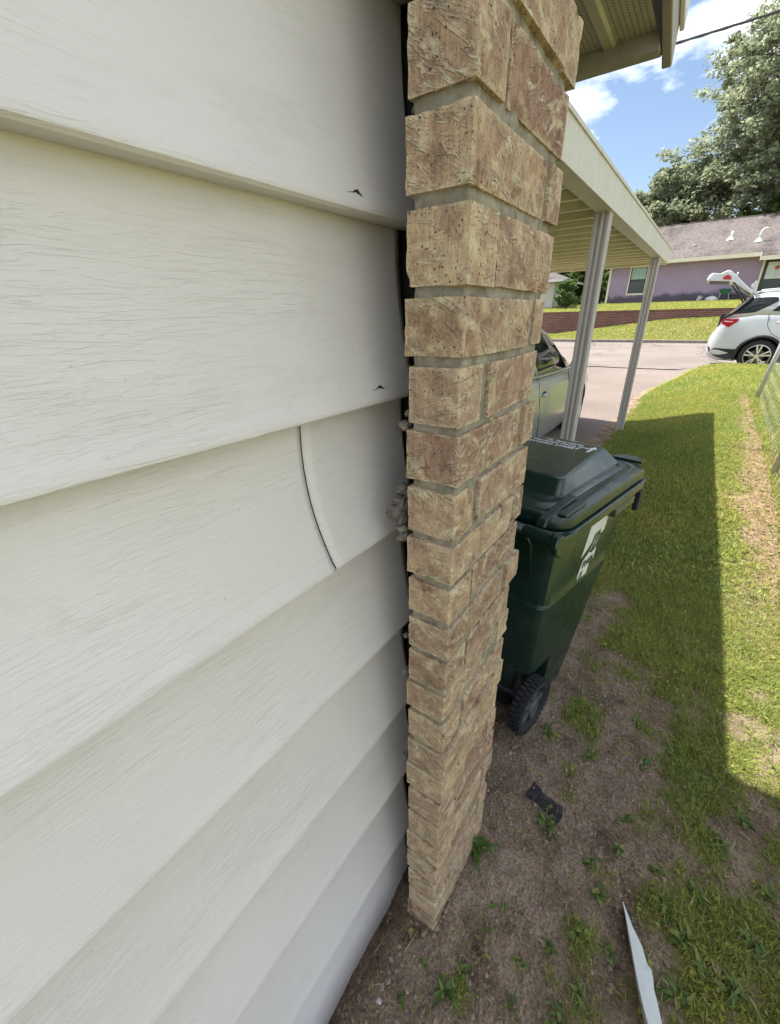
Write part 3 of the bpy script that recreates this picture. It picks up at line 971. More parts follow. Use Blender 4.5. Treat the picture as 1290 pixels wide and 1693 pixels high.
# lid: skirt, deck, raised crown
lid = empty('lid'); lid.parent = bin_o
def lid_ring(o_, z, extra=0): return rrect(-.290-o_, .290+o_, -.005-o_*.4+extra, .742+o_, .075, z, 6)
rings = [lid_ring(.0, RIM+.004), lid_ring(.008, RIM+.008), lid_ring(.009, RIM+.034), lid_ring(.003, RIM+.045), lid_ring(-.010, RIM+.049),
         lid_ring(-.034, RIM+.052), lid_ring(-.040, RIM+.049, .01), lid_ring(-.058, RIM+.049, .02), lid_ring(-.064, RIM+.055, .03), lid_ring(-.075, RIM+.056, .05)]
def crown_ring(hn, hf, y0, y1, z, r_=.035, n=6):
    pts = []
    c = [(hn, y0), (hf, y1), (-hf, y1), (-hn, y0)]
    for i, (x, y) in enumerate(c):
        p0 = Vector(c[i-1]); p1 = Vector((x, y)); p2 = Vector(c[(i+1) % 4])
        a = p1 + (p0-p1).normalized()*r_; b = p1 + (p2-p1).normalized()*r_
        for k in range(n+1):
            t = k/n; q = a*(1-t)**2 + p1*2*t*(1-t) + b*t*t
            pts.append((q.x, q.y, z))
    return pts
# crown starts at the right-back corner like rrect does
rings += [crown_ring(.205, .20, .130, .690, RIM+.056), crown_ring(.203, .196, .136, .685, RIM+.060), crown_ring(.200, .142, .158, .664, RIM+.108, .03),
          crown_ring(.196, .136, .164, .656, RIM+.114, .03), crown_ring(.186, .126, .176, .642, RIM+.1165, .03)]
mb = MB(); mb.loft(rings, cap=False)
top_r = rings[-1]
mb.add(top_r, [tuple(range(len(top_r)))])
mb.build('lid_shell', M['bin'], bin_o, autos=True).parent = lid
for s in (-1, 1):
    mb = MB(); mb.prism([(-.040, RIM+.020), (-.030, RIM+.046), (.17, RIM+.068), (.185, RIM+.050), (.02, RIM+.040), (-.02, RIM+.014)], s*.232-.016, s*.232+.016, 0)
    mb.build('hinge_arm', M['bin'], lid, bevel=.004)
    mb = MB(); mb.prism([(.165, RIM+.047), (.165, RIM+.060), (.02, RIM+.056), (.02, RIM+.047)], s*.2705-.016, s*.2705+.016, 0)
    mb.build('corner_pad', M['bin'], lid, bevel=.004)
for s in (-1, 1):
    poly = [(s*.14, .735), (s*.15, .772), (s*.18, .792), (s*.235, .795), (s*.262, .775), (s*.268, .735)]
    mb = MB(); mb.prism(poly, RIM+.046, RIM+.060, 2); mb.build('lift_tab', M['bin'], lid, bevel=.004)

def text_mesh(txt, size, mat, parent, name, mtx, depth=.0006, font_bold=.0):
    cu = bpy.data.curves.new(name, 'FONT'); cu.body = txt; cu.size = size; cu.extrude = depth; cu.align_x = 'LEFT'; cu.offset = font_bold
    cu.resolution_u = 2
    o = bpy.data.objects.new('tmp_text', cu); col.objects.link(o)
    dg = bpy.context.evaluated_depsgraph_get()
    me = bpy.data.meshes.new_from_object(o.evaluated_get(dg))
    bpy.data.objects.remove(o); bpy.data.curves.remove(cu)
    me.transform(mtx); me.name = name
    me.materials.clear()
    return link(me, name, mat, parent)
LT = RIM+.1172
for txt, size, x0, y0 in (('No Yard Waste', .026, -.100, .596), ('Household Waste Only', .026, -.142, .566), ('TOWARD STREET', .032, -.180, .528)):
    text_mesh(txt, size, M['text_white'], lid, 'lid_lettering', Matrix.Translation((x0, y0, LT)), font_bold=.0002)
mb = MB(); ax, ay = .118, .522
mb.prism([(ax-.005, ay), (ax+.005, ay), (ax+.005, ay+.052), (ax+.018, ay+.052), (ax, ay+.088), (ax-.018, ay+.052), (ax-.005, ay+.052)], LT-.0005, LT+.0006, 2)
mb.build('lid_arrow', M['text_white'], lid)
# sticker on the right flank: placed on the sloping side face
def side_x(y, z): return .232 + .046*z/RIM + .0012
def side_poly(name, pts, mat, lift=0.0):
    mb = MB(); mb.add([(side_x(y, z)+lift, y, z) for y, z in pts], [tuple(range(len(pts)))]); mb.build(name, mat, bin_o)
st = M['sticker']
side_poly('sticker', [(.285, .855), (.445, .850), (.435, .775), (.405, .770), (.395, .795), (.345, .790), (.330, .755), (.300, .735), (.262, .715)], st)
side_poly('sticker', [(.285, .690), (.330, .715), (.360, .700), (.400, .715), (.398, .660), (.365, .650), (.360, .600), (.318, .570), (.314, .640), (.290, .632), (.282, .600), (.270, .625)], st)
side_poly('sticker', [(.300, .622), (.306, .624), (.286, .470), (.282, .470)], st)
for a, b, c, d in [(.345, .745, .36, .78), (.36, .735, .385, .775), (.335, .72, .35, .75), (.38, .73, .40, .765), (.315, .705, .335, .73), (.37, .715, .38, .735)]:
    side_poly('sticker_scrap', [(a, b), (a+.009, b+.003), (c+.006, d), (c, d-.006)], st)
mrot = Matrix(((0, 0, 1, 0), (1, 0, 0, 0), (0, 1, 0, 0), (0, 0, 0, 1)))
text_mesh('FIVER', .040, M['print_dark'], bin_o, 'sticker_lettering', Matrix.Translation((side_x(.3, .66)+.0015, .292, .655)) @ mrot, depth=.0004, font_bold=.0012)
# wheels
def bin_wheel(sx):
    w = empty('wheel', (sx*.262, .035, .122)); w.parent = bin_o
    Rw, hw = .118, .025
    mb = MB(); mb.lathe([(.084, -hw+.004), (.100, -hw), (Rw-.006, -hw+.004), (Rw-.004, 0), (Rw-.006, hw-.004), (.100, hw), (.084, hw-.004), (.084, -hw+.004)], 48)
    mb.build('tyre', M['rubber'], w, smooth=True)
    mb = MB()
    for k in range(34):
        for sgn in (-1, 1):
            a = 2*math.pi*(k+(.5 if sgn > 0 else 0))/34
            c, s_ = math.cos(a), math.sin(a)
            b = MB(); b.box(sgn*.004 if sgn > 0 else -hw, hw if sgn > 0 else -.004, -.0065, .0065, Rw-.010, Rw+.004)
            mb.add([(x, y*c + z*s_, -y*s_ + z*c) for x, y, z in b.v], b.f)
    mb.build('tread', M['rubber'], w)
    mb = MB(); mb.lathe([(.001, -.016), (.030, -.016), (.034, -.01), (.034, .018), (.026, .026), (.001, .027)], 20); mb.build('hub', M['hub_grey'], w, autos=True)
    mb = MB()
    for k in range(5):
        a = 2*math.pi*k/5+.3; c, s_ = math.cos(a), math.sin(a)
        b = MB(); b.prism([(-.016, .028), (.016, .028), (.020, .087), (-.020, .087)], -.008, .014, 0)
        mb.add([(x, y*c + z*s_, -y*s_ + z*c) for x, y, z in b.v], b.f)
    mb.build('spokes', M['hub_grey'], w, bevel=.003)
    mb = MB(); mb.lathe([(.001, -.010), (.085, -.010), (.085, -.006), (.001, -.006)], 24); mb.build('rim_disc', M['black_plastic'], w)
bin_wheel(1); bin_wheel(-1)
mb = MB(); mb.tube([(-.25, .035, .122), (.25, .035, .122)], .011, 10); mb.build('axle', M['hub_grey'], bin_o)

# ------------------------------------------------------------------ carport
CX, CY0, CY1 = -.68, 1.835, 7.52
carport = tag(empty('carport', (CX, 6.6, .05)), 'cream metal flat-roofed carport on slim ribbed posts over the driveway', 'carport')
co = Vector(carport.location)
def cp(mb): mb.v = [(x-co.x, y-co.y, z-co.z) for x, y, z in mb.v]; return mb
mb = MB(); mb.prism([(CX, 2.175), (CX, 2.345), (CX-.012, 2.352), (CX-.05, 2.352), (CX-.05, 2.335), (CX-.018, 2.335), (CX-.018, 2.19), (CX-.10, 2.19), (CX-.10, 2.175)], CY0, CY1, 1)
cp(mb).build('side_fascia', M['carport_white'], carport)
mb = MB(); mb.prism([(CX+.008, 2.338), (CX+.008, 2.356), (CX-.07, 2.362), (CX-.07, 2.354)], CY0-.02, CY1+.01, 1); cp(mb).build('drip_edge', M['carport_white'], carport)
mb = MB(); mb.box(-4.5, CX-.02, CY1-.07, CY1, 2.165, 2.34); cp(mb).build('front_beam', M['carport_cream'], carport, bevel=.004)
mb = MB(); mb.box(-4.5, -4.44, CY0, CY1-.07, 2.17, 2.35); cp(mb).build('far_fascia', M['carport_white'], carport)
y = CY0
P_ = .305
while y < CY1-.09:
    y1 = min(y+P_, CY1-.075)
    prof = [(0, 2.255), (.012, 2.252), (.022, 2.195), (.058, 2.195), (.068, 2.235), (.150, 2.238), (.158, 2.222), (.172, 2.222), (.180, 2.238), (.268, 2.238), (.280, 2.262), (.305, 2.262)]
    prof = [(y+a, b) for a, b in prof if y+a <= y1]
    if len(prof) >= 3:
        mb = MB(); n = len(prof)
        vs = [(-4.44, a, b) for a, b in prof] + [(CX-.02, a, b) for a, b in prof]
        mb.add(vs, [(k, k+1, n+k+1, n+k) for k in range(n-1)])
        o = cp(mb).build('roof_pan', M['carport_cream'], carport, fix=False)
        md = o.modifiers.new('thickness', 'SOLIDIFY'); md.thickness = .003; md.offset = 1
    y += P_
mb = MB(); mb.box(-4.46, CX-.03, CY0, CY1-.03, 2.318, 2.332); cp(mb).build('roof_sheet', M['carport_white'], carport)
def post(x, y, zt):
    zg = float(base_z(x, y))-.08
    h = .046; d = .050
    # tube with two flutes on each face
    prof = []
    for sx, sy, (ax_, ay_) in ((0, -1, (1, 0)), (1, 0, (0, 1)), (0, 1, (-1, 0)), (-1, 0, (0, -1))):
        for t, dep in ((-1, 0), (-.62, 0), (-.52, .010), (-.22, .010), (-.12, 0), (.12, 0), (.22, .010), (.52, .010), (.62, 0)):
            wx = h if ax_ else d
            px_ = sx*h + ax_*t*h - sx*dep; py_ = sy*d + ay_*t*d - sy*dep
            prof.append((x+px_, y+py_))
    mb = MB(); mb.prism(prof, zg, zt, 2)
    cp(mb).build('post', M['post_paint'], carport)
for yy in (3.48, 6.62): post(CX-.060, yy, 2.178)
for yy in (3.48, 6.62): post(-4.40, yy, 2.175)

# ------------------------------------------------------------------ vehicles
def car_wheel(parent, loc, side, Rw, wd, rim_r, spokes):
    """axis along local x, outer face towards side"""
    w = empty('wheel', loc); w.parent = parent
    s = side
    mb = MB(); mb.lathe([(rim_r, -wd/2), (rim_r+.02, -wd/2), (Rw-.02, -wd/2+.01), (Rw, -wd/2+.03), (Rw, wd/2-.03), (Rw-.02, wd/2-.01), (rim_r+.02, wd/2), (rim_r, wd/2), (rim_r, -wd/2)], 48)
    mb.build('tyre', M['rubber'], w, smooth=True)
    rim = empty('rim'); rim.parent = w
    mb = MB(); mb.lathe([(rim_r+.004, s*(wd/2-.004)), (rim_r-.012, s*(wd/2-.002)), (rim_r-.022, s*(wd/2-.03)), (rim_r-.022, -s*wd*.3), (rim_r+.001, -s*wd*.3)], 48)
    o = mb.build('rim_barrel', M['alloy'], w, autos=True)
    mb = MB(); mb.lathe([(.001, -s*.02), (.14, -s*.02), (.14, -s*.035), (.001, -s*.035)], 32); mb.build('brake_disc', M['brake'], w)
    mb = MB(); mb.lathe([(.001, s*(wd/2-.025)), (.045, s*(wd/2-.025)), (.055, s*(wd/2-.04)), (.055, s*.0), (.001, s*.0)], 24); mb.build('hub', M['alloy'], w, autos=True)
    mb = MB()
    for k in range(spokes):
        a = 2*math.pi*k/spokes + math.pi/2
        for da in (-.17, .17):
            b = MB()
            p0 = (.045, a+da*.35); p1 = (rim_r-.008, a+da*1.15)
            q0 = Vector((0, math.cos(p0[1])*p0[0], math.sin(p0[1])*p0[0])); q1 = Vector((0, math.cos(p1[1])*p1[0], math.sin(p1[1])*p1[0]))
            d = (q1-q0).normalized(); nn = Vector((0, -d.z, d.y))
            x0, x1 = s*(wd/2-.055), s*(wd/2-.02)
            vs = []
            for q, hwid in ((q0, .012), (q1, .020)):
                for xx in (x0, x1):
                    for sg in (-1, 1):
                        v = q + nn*hwid*sg; vs.append((xx, v.y, v.z))
            b.add(vs, [(0, 1, 3, 2), (4, 6, 7, 5), (0, 4, 5, 1), (2, 3, 7, 6), (0, 2, 6, 4), (1, 5, 7, 3)])
            mb.add(b.v, b.f)
    mb.build('spokes', M['alloy'], w, bevel=.004)
    bpy.data.objects.remove(rim)
    return w

def body_loft(stations, name, mat, parent, wells=(), well_r=.36, well_w=.26, axis='y', section=None):
    """stations: (t, z_low, z_top, half_width, crown). local x lateral, y forward"""
    rings = []
    for t, zl, zt, w, cr in stations:
        h = zt-zl
        half = [(0, zl), (w*.80, zl), (w*.93, zl+.03*h), (w*.985, zl+.16*h), (w*1.0, zl+.34*h), (w*.998, zl+.52*h), (w*.985, zl+.70*h), (w*.975, zl+.80*h), (w*.955, zl+.92*h), (w*.90, zl+.985*h), (w*.78, zt+cr*.35), (w*.4, zt+cr*.85), (0, zt+cr)]
        ring = [(x, t, z) for x, z in half] + [(-x, t, z) for x, z in half[-2:0:-1]]
        rings.append(ring)
    mb = MB(); mb.loft(rings)
    o = mb.build(name, mat, parent, smooth=True)
    o.data.materials.append(M['black_plastic'])
    if wells:
        cut = MB()
        for wy, wz in wells:
            for s in (-1, 1):
                c = MB(); c.lathe([(.001, s*.45), (well_r, s*.45), (well_r, s*1.2), (.001, s*1.2)], 40)
                cut.add([(x, y+wy, z+wz) for x, y, z in c.v], c.f)
        cme = cut.mesh('cutter'); cme.materials.append(M['black_plastic'])
        co_ = bpy.data.objects.new('cutter', cme); col.objects.link(co_)
        co_.matrix_world = parent.matrix_basis
        bpy.context.view_layer.update()
        co_.matrix_world = parent.matrix_world
        md = o.modifiers.new('wells', 'BOOLEAN'); md.object = co_; md.operation = 'DIFFERENCE'; md.solver = 'EXACT'
        md.material_mode = 'TRANSFER'
        bpy.context.view_layer.update()
        dg = bpy.context.evaluated_depsgraph_get()
        nm = bpy.data.meshes.new_from_object(o.evaluated_get(dg))
        o.modifiers.clear(); old = o.data; o.data = nm
        nm.polygons.foreach_set('use_smooth', [True]*len(nm.polygons)); nm.set_sharp_from_angle(angle=R(32))
        bpy.data.objects.remove(co_)
    return o

def inside(p, poly):
    r_ = False; n = len(poly); j = n-1
    for i in range(n):
        if (poly[i][1] > p[1]) != (poly[j][1] > p[1]) and p[0] < (poly[j][0]-poly[i][0])*(p[1]-poly[i][1])/(poly[j][1]-poly[i][1])+poly[i][0]: r_ = not r_
        j = i
    return r_
def flat_panel(name, mat, parent, pts, xf, thick=.012, bev=.0, fine=False):
    """polygon of (y, z) on a car flank, x = xf(y, z); solid"""
    mb = MB(); n = len(pts)
    if fine:
        # lofted between the upper and the lower edge so that it follows the curved flank
        ys = np.linspace(min(p[0] for p in pts)+.004, max(p[0] for p in pts)-.004, 26); m = 8
        for y in ys:
            zs = []
            for i in range(n):
                (a, b), (c, d) = pts[i], pts[(i+1) % n]
                if (a-y)*(c-y) <= 0 and a != c: zs.append(b+(d-b)*(y-a)/(c-a))
            z0, z1 = min(zs), max(zs)
            for k in range(m+1):
                z = z0+(z1-z0)*k/m; mb.v.append((xf(y, z), y, z))
        for i in range(len(ys)-1):
            for k in range(m): mb.f.append((i*(m+1)+k, i*(m+1)+k+1, (i+1)*(m+1)+k+1, (i+1)*(m+1)+k))
        o = mb.build(name, mat, parent, smooth=True, fix=False)
        md = o.modifiers.new('thickness', 'SOLIDIFY'); md.thickness = .02; md.offset = 0
        return o
    mb.v = [(xf(y, z), y, z) for y, z in pts] + [(xf(y, z)-math.copysign(thick, xf(y, z)), y, z) for y, z in pts]
    mb.f = [tuple(range(n)), tuple(range(2*n-1, n-1, -1))] + [(i, i+n, (i+1) % n+n, (i+1) % n) for i in range(n)]
    return mb.build(name, mat, parent, bevel=bev)

# --- silver sedan under the carport, nose to the street
SEDX = -2.19
sedan = tag(empty('silver_sedan', (SEDX, 2.62, .055)), 'silver sedan parked under the carport with its nose to the street', 'car')
W = .905
body_loft([(0, .42, .72, .60, .0), (.05, .30, .90, .72, .01), (.25, .24, 1.00, .82, .02), (.8, .20, 1.02, .885, .02), (1.6, .19, .965, W, .02), (2.4, .19, .935, W, .02), (3.1, .19, .925, W, .02),
           (3.5, .20, .915, W, .03), (3.9, .21, .885, .90, .045), (4.25, .22, .83, .875, .055), (4.48, .24, .75, .82, .05), (4.60, .28, .66, .70, .04), (4.66, .36, .56, .52, .02)],
          'body', M['silver_paint'], sedan, wells=((1.05, .315), (3.86, .315)), well_r=.365)
# cabin: glass house with painted roof and pillars
def cabin(stations, parent):
    rings = []
    for y, zb_, zt, wb, wt in stations:
        half = [(0, zb_), (wb, zb_), (wb*.55+wt*.45, zb_+(zt-zb_)*.55), (wt*1.01, zb_+(zt-zb_)*.90), (wt*.92, zt-.004), (wt*.5, zt+.018), (0, zt+.024)]
        rings.append([(x, y, z) for x, z in half] + [(-x, y, z) for x, z in half[-2:0:-1]])
    return rings
st_ = [(.45, .95, .99, .70, .62), (1.0, .95, 1.26, .80, .60), (1.45, .92, 1.375, .83, .60), (2.1, .90, 1.415, .84, .61), (2.6, .90, 1.39, .84, .60), (2.9, .90, 1.31, .84, .61), (3.25, .90, 1.12, .83, .66), (3.55, .89, .95, .80, .70)]
mb = MB(); mb.loft(cabin(st_, sedan)); mb.build('windows', M['dark_glass'], sedan, smooth=True)
def cab_x(y, f):
    """flank of the cabin at height fraction f"""
    ys = [s[0] for s in st_]
    wb = interp(y, ys, [s[3] for s in st_]); wt = interp(y, ys, [s[4] for s in st_])
    zb_ = interp(y, ys, [s[1] for s in st_]); zt = interp(y, ys, [s[2] for s in st_])
    w = np.interp(f, [0, .55, .9, 1.0], [wb, wb*.55+wt*.45, wt*1.01, wt*.92])
    return float(w), zb_+(zt-zb_)*f
for s in (-1, 1):
    for path, r_ in (([(y, .985) for y in (.55, 1.0, 1.45, 2.1, 2.6, 2.9, 3.25, 3.52)], .030), ([(1.90, .0), (1.87, .5), (1.83, .95)], .032), ([(3.05, .06), (3.02, .42), (2.98, .80)], .014), ([(1.0, .0), (.85, .5), (.70, .95)], .05)):
        pts = []
        for y, f in path:
            w, z = cab_x(y, f); pts.append((s*(w+.004), y, z))
        mb = MB(); mb.tube(pts, r_, 8); mb.build('pillar', M['silver_paint'] if r_ > .02 else M['black_plastic'], sedan, smooth=True)
    pts = [(s*(interp(y, [.6, 1.6, 3.4], [.84, .865, .855])), y, interp(y, [.6, 1.6, 2.4, 3.3, 3.5], [1.0, .965, .94, .93, .93])) for y in np.linspace(.7, 3.45, 9)]
    mb = MB(); mb.tube(pts, .013, 6); mb.build('belt_trim', M['chrome'], sedan, smooth=True)
    # door seams, handles, mirror
    for yy in (1.92, 3.10):
        mb = MB(); mb.tube([(s*(W*.998), yy+.02, .30), (s*(W*1.001), yy, .50), (s*(W*.987), yy-.01, .72), (s*(W*.955), yy-.02, .90)], .004, 5); mb.build('door_seam', M['black_plastic'], sedan)
    for yy in (1.08, 2.06):
        mb = MB(); mb.tube([(s*W*.975, yy-.075, .748), (s*(W*.975+.028), yy-.05, .755), (s*(W*.975+.030), yy+.05, .757), (s*W*.975, yy+.075, .752)], .013, 8); mb.build('door_handle', M['silver_paint'], sedan, smooth=True)
        mb = MB(); mb.lathe([(.001, 0), (.035, 0), (.045, .004)], 14); mb.v = [(s*(W*.978+.001), y*1.5+yy, z*.8+.752) for x, y, z in mb.v]; mb.build('handle_cup', M['black_plastic'], sedan)
    mbm = MB(); mbm.lathe([(.01, 0), (.055, .02), (.070, .07), (.060, .14), (.02, .17)], 14); mbm.v = [(s*(.90+x), 2.98+y*.75, 1.00+z*.85) for x, y, z in mbm.v]; mbm.build('side_mirror', M['silver_paint'], sedan, smooth=True)
    for wy in (1.05, 3.86): car_wheel(sedan, (s*(W-.115), wy, .315), s, .315, .205, .215, 5)
    # head lamps and tail lamps
    mb = MB(); mb.prism([(3.98, .70), (4.36, .60), (4.50, .60), (4.40, .70), (4.1, .77)], s*.70, s*.845, 0); mb.build('headlight', M['chrome'], sedan, bevel=.01)
    mb = MB(); mb.prism([(.02, .72), (.03, .90), (.32, .90), (.25, .75)], s*.62, s*.845, 0); mb.build('tail_light', M['tail_red'], sedan, bevel=.01)
# roof skin
rings = []
for y in np.linspace(.95, 2.85, 12):
    w, z = cab_x(y, .98); zt = interp(y, [q[0] for q in st_], [q[2] for q in st_])
    rings.append([(w*1.0, y, z+.002), (w*.75, y, zt+.012), (w*.4, y, zt+.026), (0, y, zt+.031), (-w*.4, y, zt+.026), (-w*.75, y, zt+.012), (-w*1.0, y, z+.002)])
mb = MB(); mb.loft(rings, cap=False, closed=False); mb.build('roof', M['silver_paint'], sedan, smooth=True)

# --- white SUV at the kerb with its tailgate up; nose towards +x
SUVY = 13.2 + .92
suv = tag(empty('white_suv', (0.0, SUVY, .285), R(-90)), 'white SUV parked on the street with its rear tailgate raised open', 'car')
# local frame: y forward = world +x ; local x = right side of the car = world -y (the near flank)
k_ = .957
def SZ(z): return 1.583 + (z-1.583)*k_ - .285
def SX(x): return x*k_
Ws = .92
body_loft([(SX(.0), SZ(.66), SZ(.93), .66, .0), (SX(.03), SZ(.56), SZ(1.02), .74, .0), (SX(.10), SZ(.50), SZ(1.14), .82, .01), (SX(.17), SZ(.47), SZ(1.36), .855, .01), (SX(.28), SZ(.45), SZ(1.46), .88, .01), (SX(.5), SZ(.44), SZ(1.505), .905, .01),
           (SX(.8), SZ(.43), SZ(1.53), Ws, .01), (SX(1.2), SZ(.42), SZ(1.53), Ws, .01), (SX(1.9), SZ(.42), SZ(1.50), Ws, .01), (SX(2.8), SZ(.42), SZ(1.46), Ws, .01), (SX(3.3), SZ(.43), SZ(1.42), Ws, .03), (SX(3.8), SZ(.44), SZ(1.36), .90, .05),
           (SX(4.3), SZ(.46), SZ(1.26), .86, .05), (SX(4.6), SZ(.50), SZ(1.10), .74, .03), (SX(4.7), SZ(.60), SZ(.95), .60, .0)],
          'body', M['white_paint'], suv, wells=((SX(1.04), SZ(.565)), (SX(3.86), SZ(.565))), well_r=.405)
WC = [(SX(1.04), SZ(.565)), (SX(3.86), SZ(.565))]
st_ = [(SX(.30), SZ(1.44), SZ(1.50), .84, .78), (SX(.50), SZ(1.44), SZ(1.72), .86, .70), (SX(.66), SZ(1.44), SZ(1.885), .865, .66), (SX(.9), SZ(1.44), SZ(1.945), .87, .66), (SX(1.6), SZ(1.44), SZ(1.965), .87, .66),
       (SX(2.3), SZ(1.42), SZ(1.95), .87, .66), (SX(2.75), SZ(1.42), SZ(1.88), .87, .66), (SX(3.15), SZ(1.38), SZ(1.62), .86, .70), (SX(3.5), SZ(1.36), SZ(1.42), .83, .74)]
mb = MB(); mb.loft(cabin(st_, suv)); mb.build('cabin', M['white_paint'], suv, smooth=True)
def scx(y, z):
    f = None
    ys = [q[0] for q in st_]
    wb = interp(y, ys, [q[3] for q in st_]); wt = interp(y, ys, [q[4] for q in st_]); zb_ = interp(y, ys, [q[1] for q in st_]); zt = interp(y, ys, [q[2] for q in st_])
    f = (z-zb_)/max(.01, zt-zb_)
    return float(np.interp(f, [0, .55, .9, 1.0], [wb, wb*.55+wt*.45, wt*1.01, wt*.92])) + .010
for s in (1, -1):
    fl = lambda y, z, s=s: s*scx(y, z)
    G = lambda pts: [(SX(a), SZ(b)) for a, b in pts]
    flat_panel('quarter_window', M['dark_glass'], suv, G([(.34, 1.495), (.75, 1.535), (.98, 1.665), (1.13, 1.765), (1.115, 1.84), (.9, 1.845), (.655, 1.835), (.5, 1.68)]), fl, fine=True)
    flat_panel('rear_window', M['dark_glass'], suv, G([(1.06, 1.55), (1.9, 1.54), (1.9, 1.83), (1.30, 1.84), (1.24, 1.76)]), fl, fine=True)
    flat_panel('front_window', M['dark_glass'], suv, G([(1.98, 1.53), (3.0, 1.50), (2.72, 1.76), (2.6, 1.81), (1.98, 1.83)]), fl, fine=True)
    # tail lamp wraps from the corner
    xb = lambda y, z, s=s: s*(interp(y, [SX(.1), SX(.17), SX(.28), SX(.5), SX(.8)], [.835, .868, .893, .917, .93])+.003)
    flat_panel('tail_light', M['tail_red'], suv, G([(.165, 1.30), (.175, 1.40), (.49, 1.395), (.50, 1.375), (.325, 1.215)]), xb, .03, .006)
    flat_panel('tail_light_clear', M['tail_clear'], suv, G([(.21, 1.335), (.22, 1.36), (.40, 1.345), (.36, 1.325)]), lambda y, z, s=s: xb(y, z)+s*.004, .006)
    # black lower cladding and wheel-arch lip
    xl = lambda y, z, s=s: s*(interp(y, [SX(0), SX(.03), SX(.1), SX(.17), SX(.28), SX(.5), SX(.8)], [.67, .75, .828, .865, .89, .913, .928])+.006)
    flat_panel('bumper_cladding', M['black_plastic'], suv, G([(.0, .80), (.03, .76), (.2, .735), (.4, .725), (.60, .72), (.62, .62), (.60, .50), (.45, .48), (.2, .55), (.06, .66)]), xl, .03)
    for wy, wz in WC:
        mb = MB(); arc = []
        for q in range(17):
            a = R(-12 + 204*q/16); arc.append((s*(Ws+.002), wy+.425*math.cos(a), wz+.425*math.sin(a)))
        mb.tube(arc, .030, 8); mb.build('arch_cladding', M['black_plastic'], suv, smooth=True)
        car_wheel(suv, (s*(Ws-.12), wy, wz), s, .352, .225, .252, 5)
    flat_panel('sill_cladding', M['black_plastic'], suv, G([(1.5, .46), (3.45, .46), (3.45, .62), (1.5, .62)]), lambda y, z, s=s: s*(Ws+.006), .03)
    for path in ([(1.02, 1.50), (1.05, 1.25), (1.17, 1.07), (1.42, .93), (1.47, .6)], [(1.94, 1.5), (1.95, 1.0), (1.94, .6)], [(3.02, 1.45), (3.15, 1.1), (3.2, .6)]):
        mb = MB(); mb.tube([(s*(Ws*interp(SZ(b), [SZ(.6), SZ(.9), SZ(1.2), SZ(1.5)], [1.0, 1.0, .987, .955])+.001), SX(a), SZ(b)) for a, b in path], .005, 5); mb.build('door_seam', M['black_plastic'], suv)
    for a in (1.30, 2.15):
        mb = MB(); mb.tube([(s*Ws*.975, SX(a-.09), SZ(1.31)), (s*(Ws*.975+.03), SX(a-.05), SZ(1.315)), (s*(Ws*.975+.03), SX(a+.07), SZ(1.32)), (s*Ws*.975, SX(a+.1), SZ(1.32))], .014, 8); mb.build('door_handle', M['white_paint'], suv, smooth=True)
    # roof rail
    mb = MB(); mb.tube([(s*.60, SX(.72), SZ(1.95)), (s*.61, SX(.78), SZ(2.0)), (s*.61, SX(1.2), SZ(2.03)), (s*.61, SX(2.2), SZ(2.03)), (s*.60, SX(2.5), SZ(1.96))], .016, 8); mb.build('roof_rail', M['white_paint'], suv, smooth=True)
    # gate opening jamb and gas strut
    mb = MB(); mb.tube([(s*.845, SX(.19), SZ(1.42)), (s*.835, SX(.33), SZ(1.52)), (s*.75, SX(.52), SZ(1.73)), (s*.68, SX(.63), SZ(1.87))], .032, 8); mb.build('gate_jamb', M['black_plastic'], suv, smooth=True)
    mb = MB(); mb.tube([(s*.74, SX(.56), SZ(1.735)), (s*.70, SX(.35), SZ(1.99)), (s*.66, SX(.17), SZ(2.21))], [.022, .018, .014], 8); mb.build('gas_strut', M['black_plastic'], suv, smooth=True)
# dark load bay seen through the open back
mb = MB(); mb.box(-.70, .70, SX(.12), SX(.22), SZ(1.05), SZ(1.5)); mb.build('load_bay', M['black_plastic'], suv)
# raised tailgate: glass frame from the hinge to the knee, panel from the knee outwards
gate = empty('tailgate'); gate.parent = suv
mb = MB()
fr = [(SX(.63), SZ(1.90)), (SX(.615), SZ(1.965)), (SX(.24), SZ(2.30)), (SX(.14), SZ(2.40)), (SX(.09), SZ(2.29)), (SX(.24), SZ(2.15))]
for s in (1, -1):
    mb2 = MB(); mb2.prism(fr, s*.56, s*.66, 0); mb2.build('gate_frame', M['white_paint'], gate, bevel=.015)
mb2 = MB(); mb2.prism([(SX(.60), SZ(1.92)), (SX(.60), SZ(1.945)), (SX(.22), SZ(2.285)), (SX(.19), SZ(2.255))], -.56, .56, 0); mb2.build('gate_glass', M['dark_glass'], gate)
mb2 = MB()
prof = [(.235, 2.17), (.19, 2.33), (.10, 2.44), (.02, 2.472), (-.05, 2.44), (-.12, 2.40), (-.21, 2.415), (-.29, 2.425), (-.345, 2.37), (-.373, 2.28), (-.30, 2.245), (.10, 2.215)]
rings = []
for xx, sc in ((-.68, .80), (-.66, .93), (-.60, 1), (0, 1.02), (.60, 1), (.66, .93), (.68, .80)):
    rings.append([(xx, SX(-.05+(a+.05)*sc), SZ(2.32+(b-2.32)*sc)) for a, b in prof])
mb2.loft(rings); mb2.build('gate_panel', M['white_paint'], gate, autos=True)
mb2 = MB(); mb2.prism([(SX(a), SZ(b)) for a, b in [(.12, 2.235), (.10, 2.205), (-.30, 2.222), (-.31, 2.243)]], -.60, .60, 0); mb2.build('gate_lining', M['black_plastic'], gate)
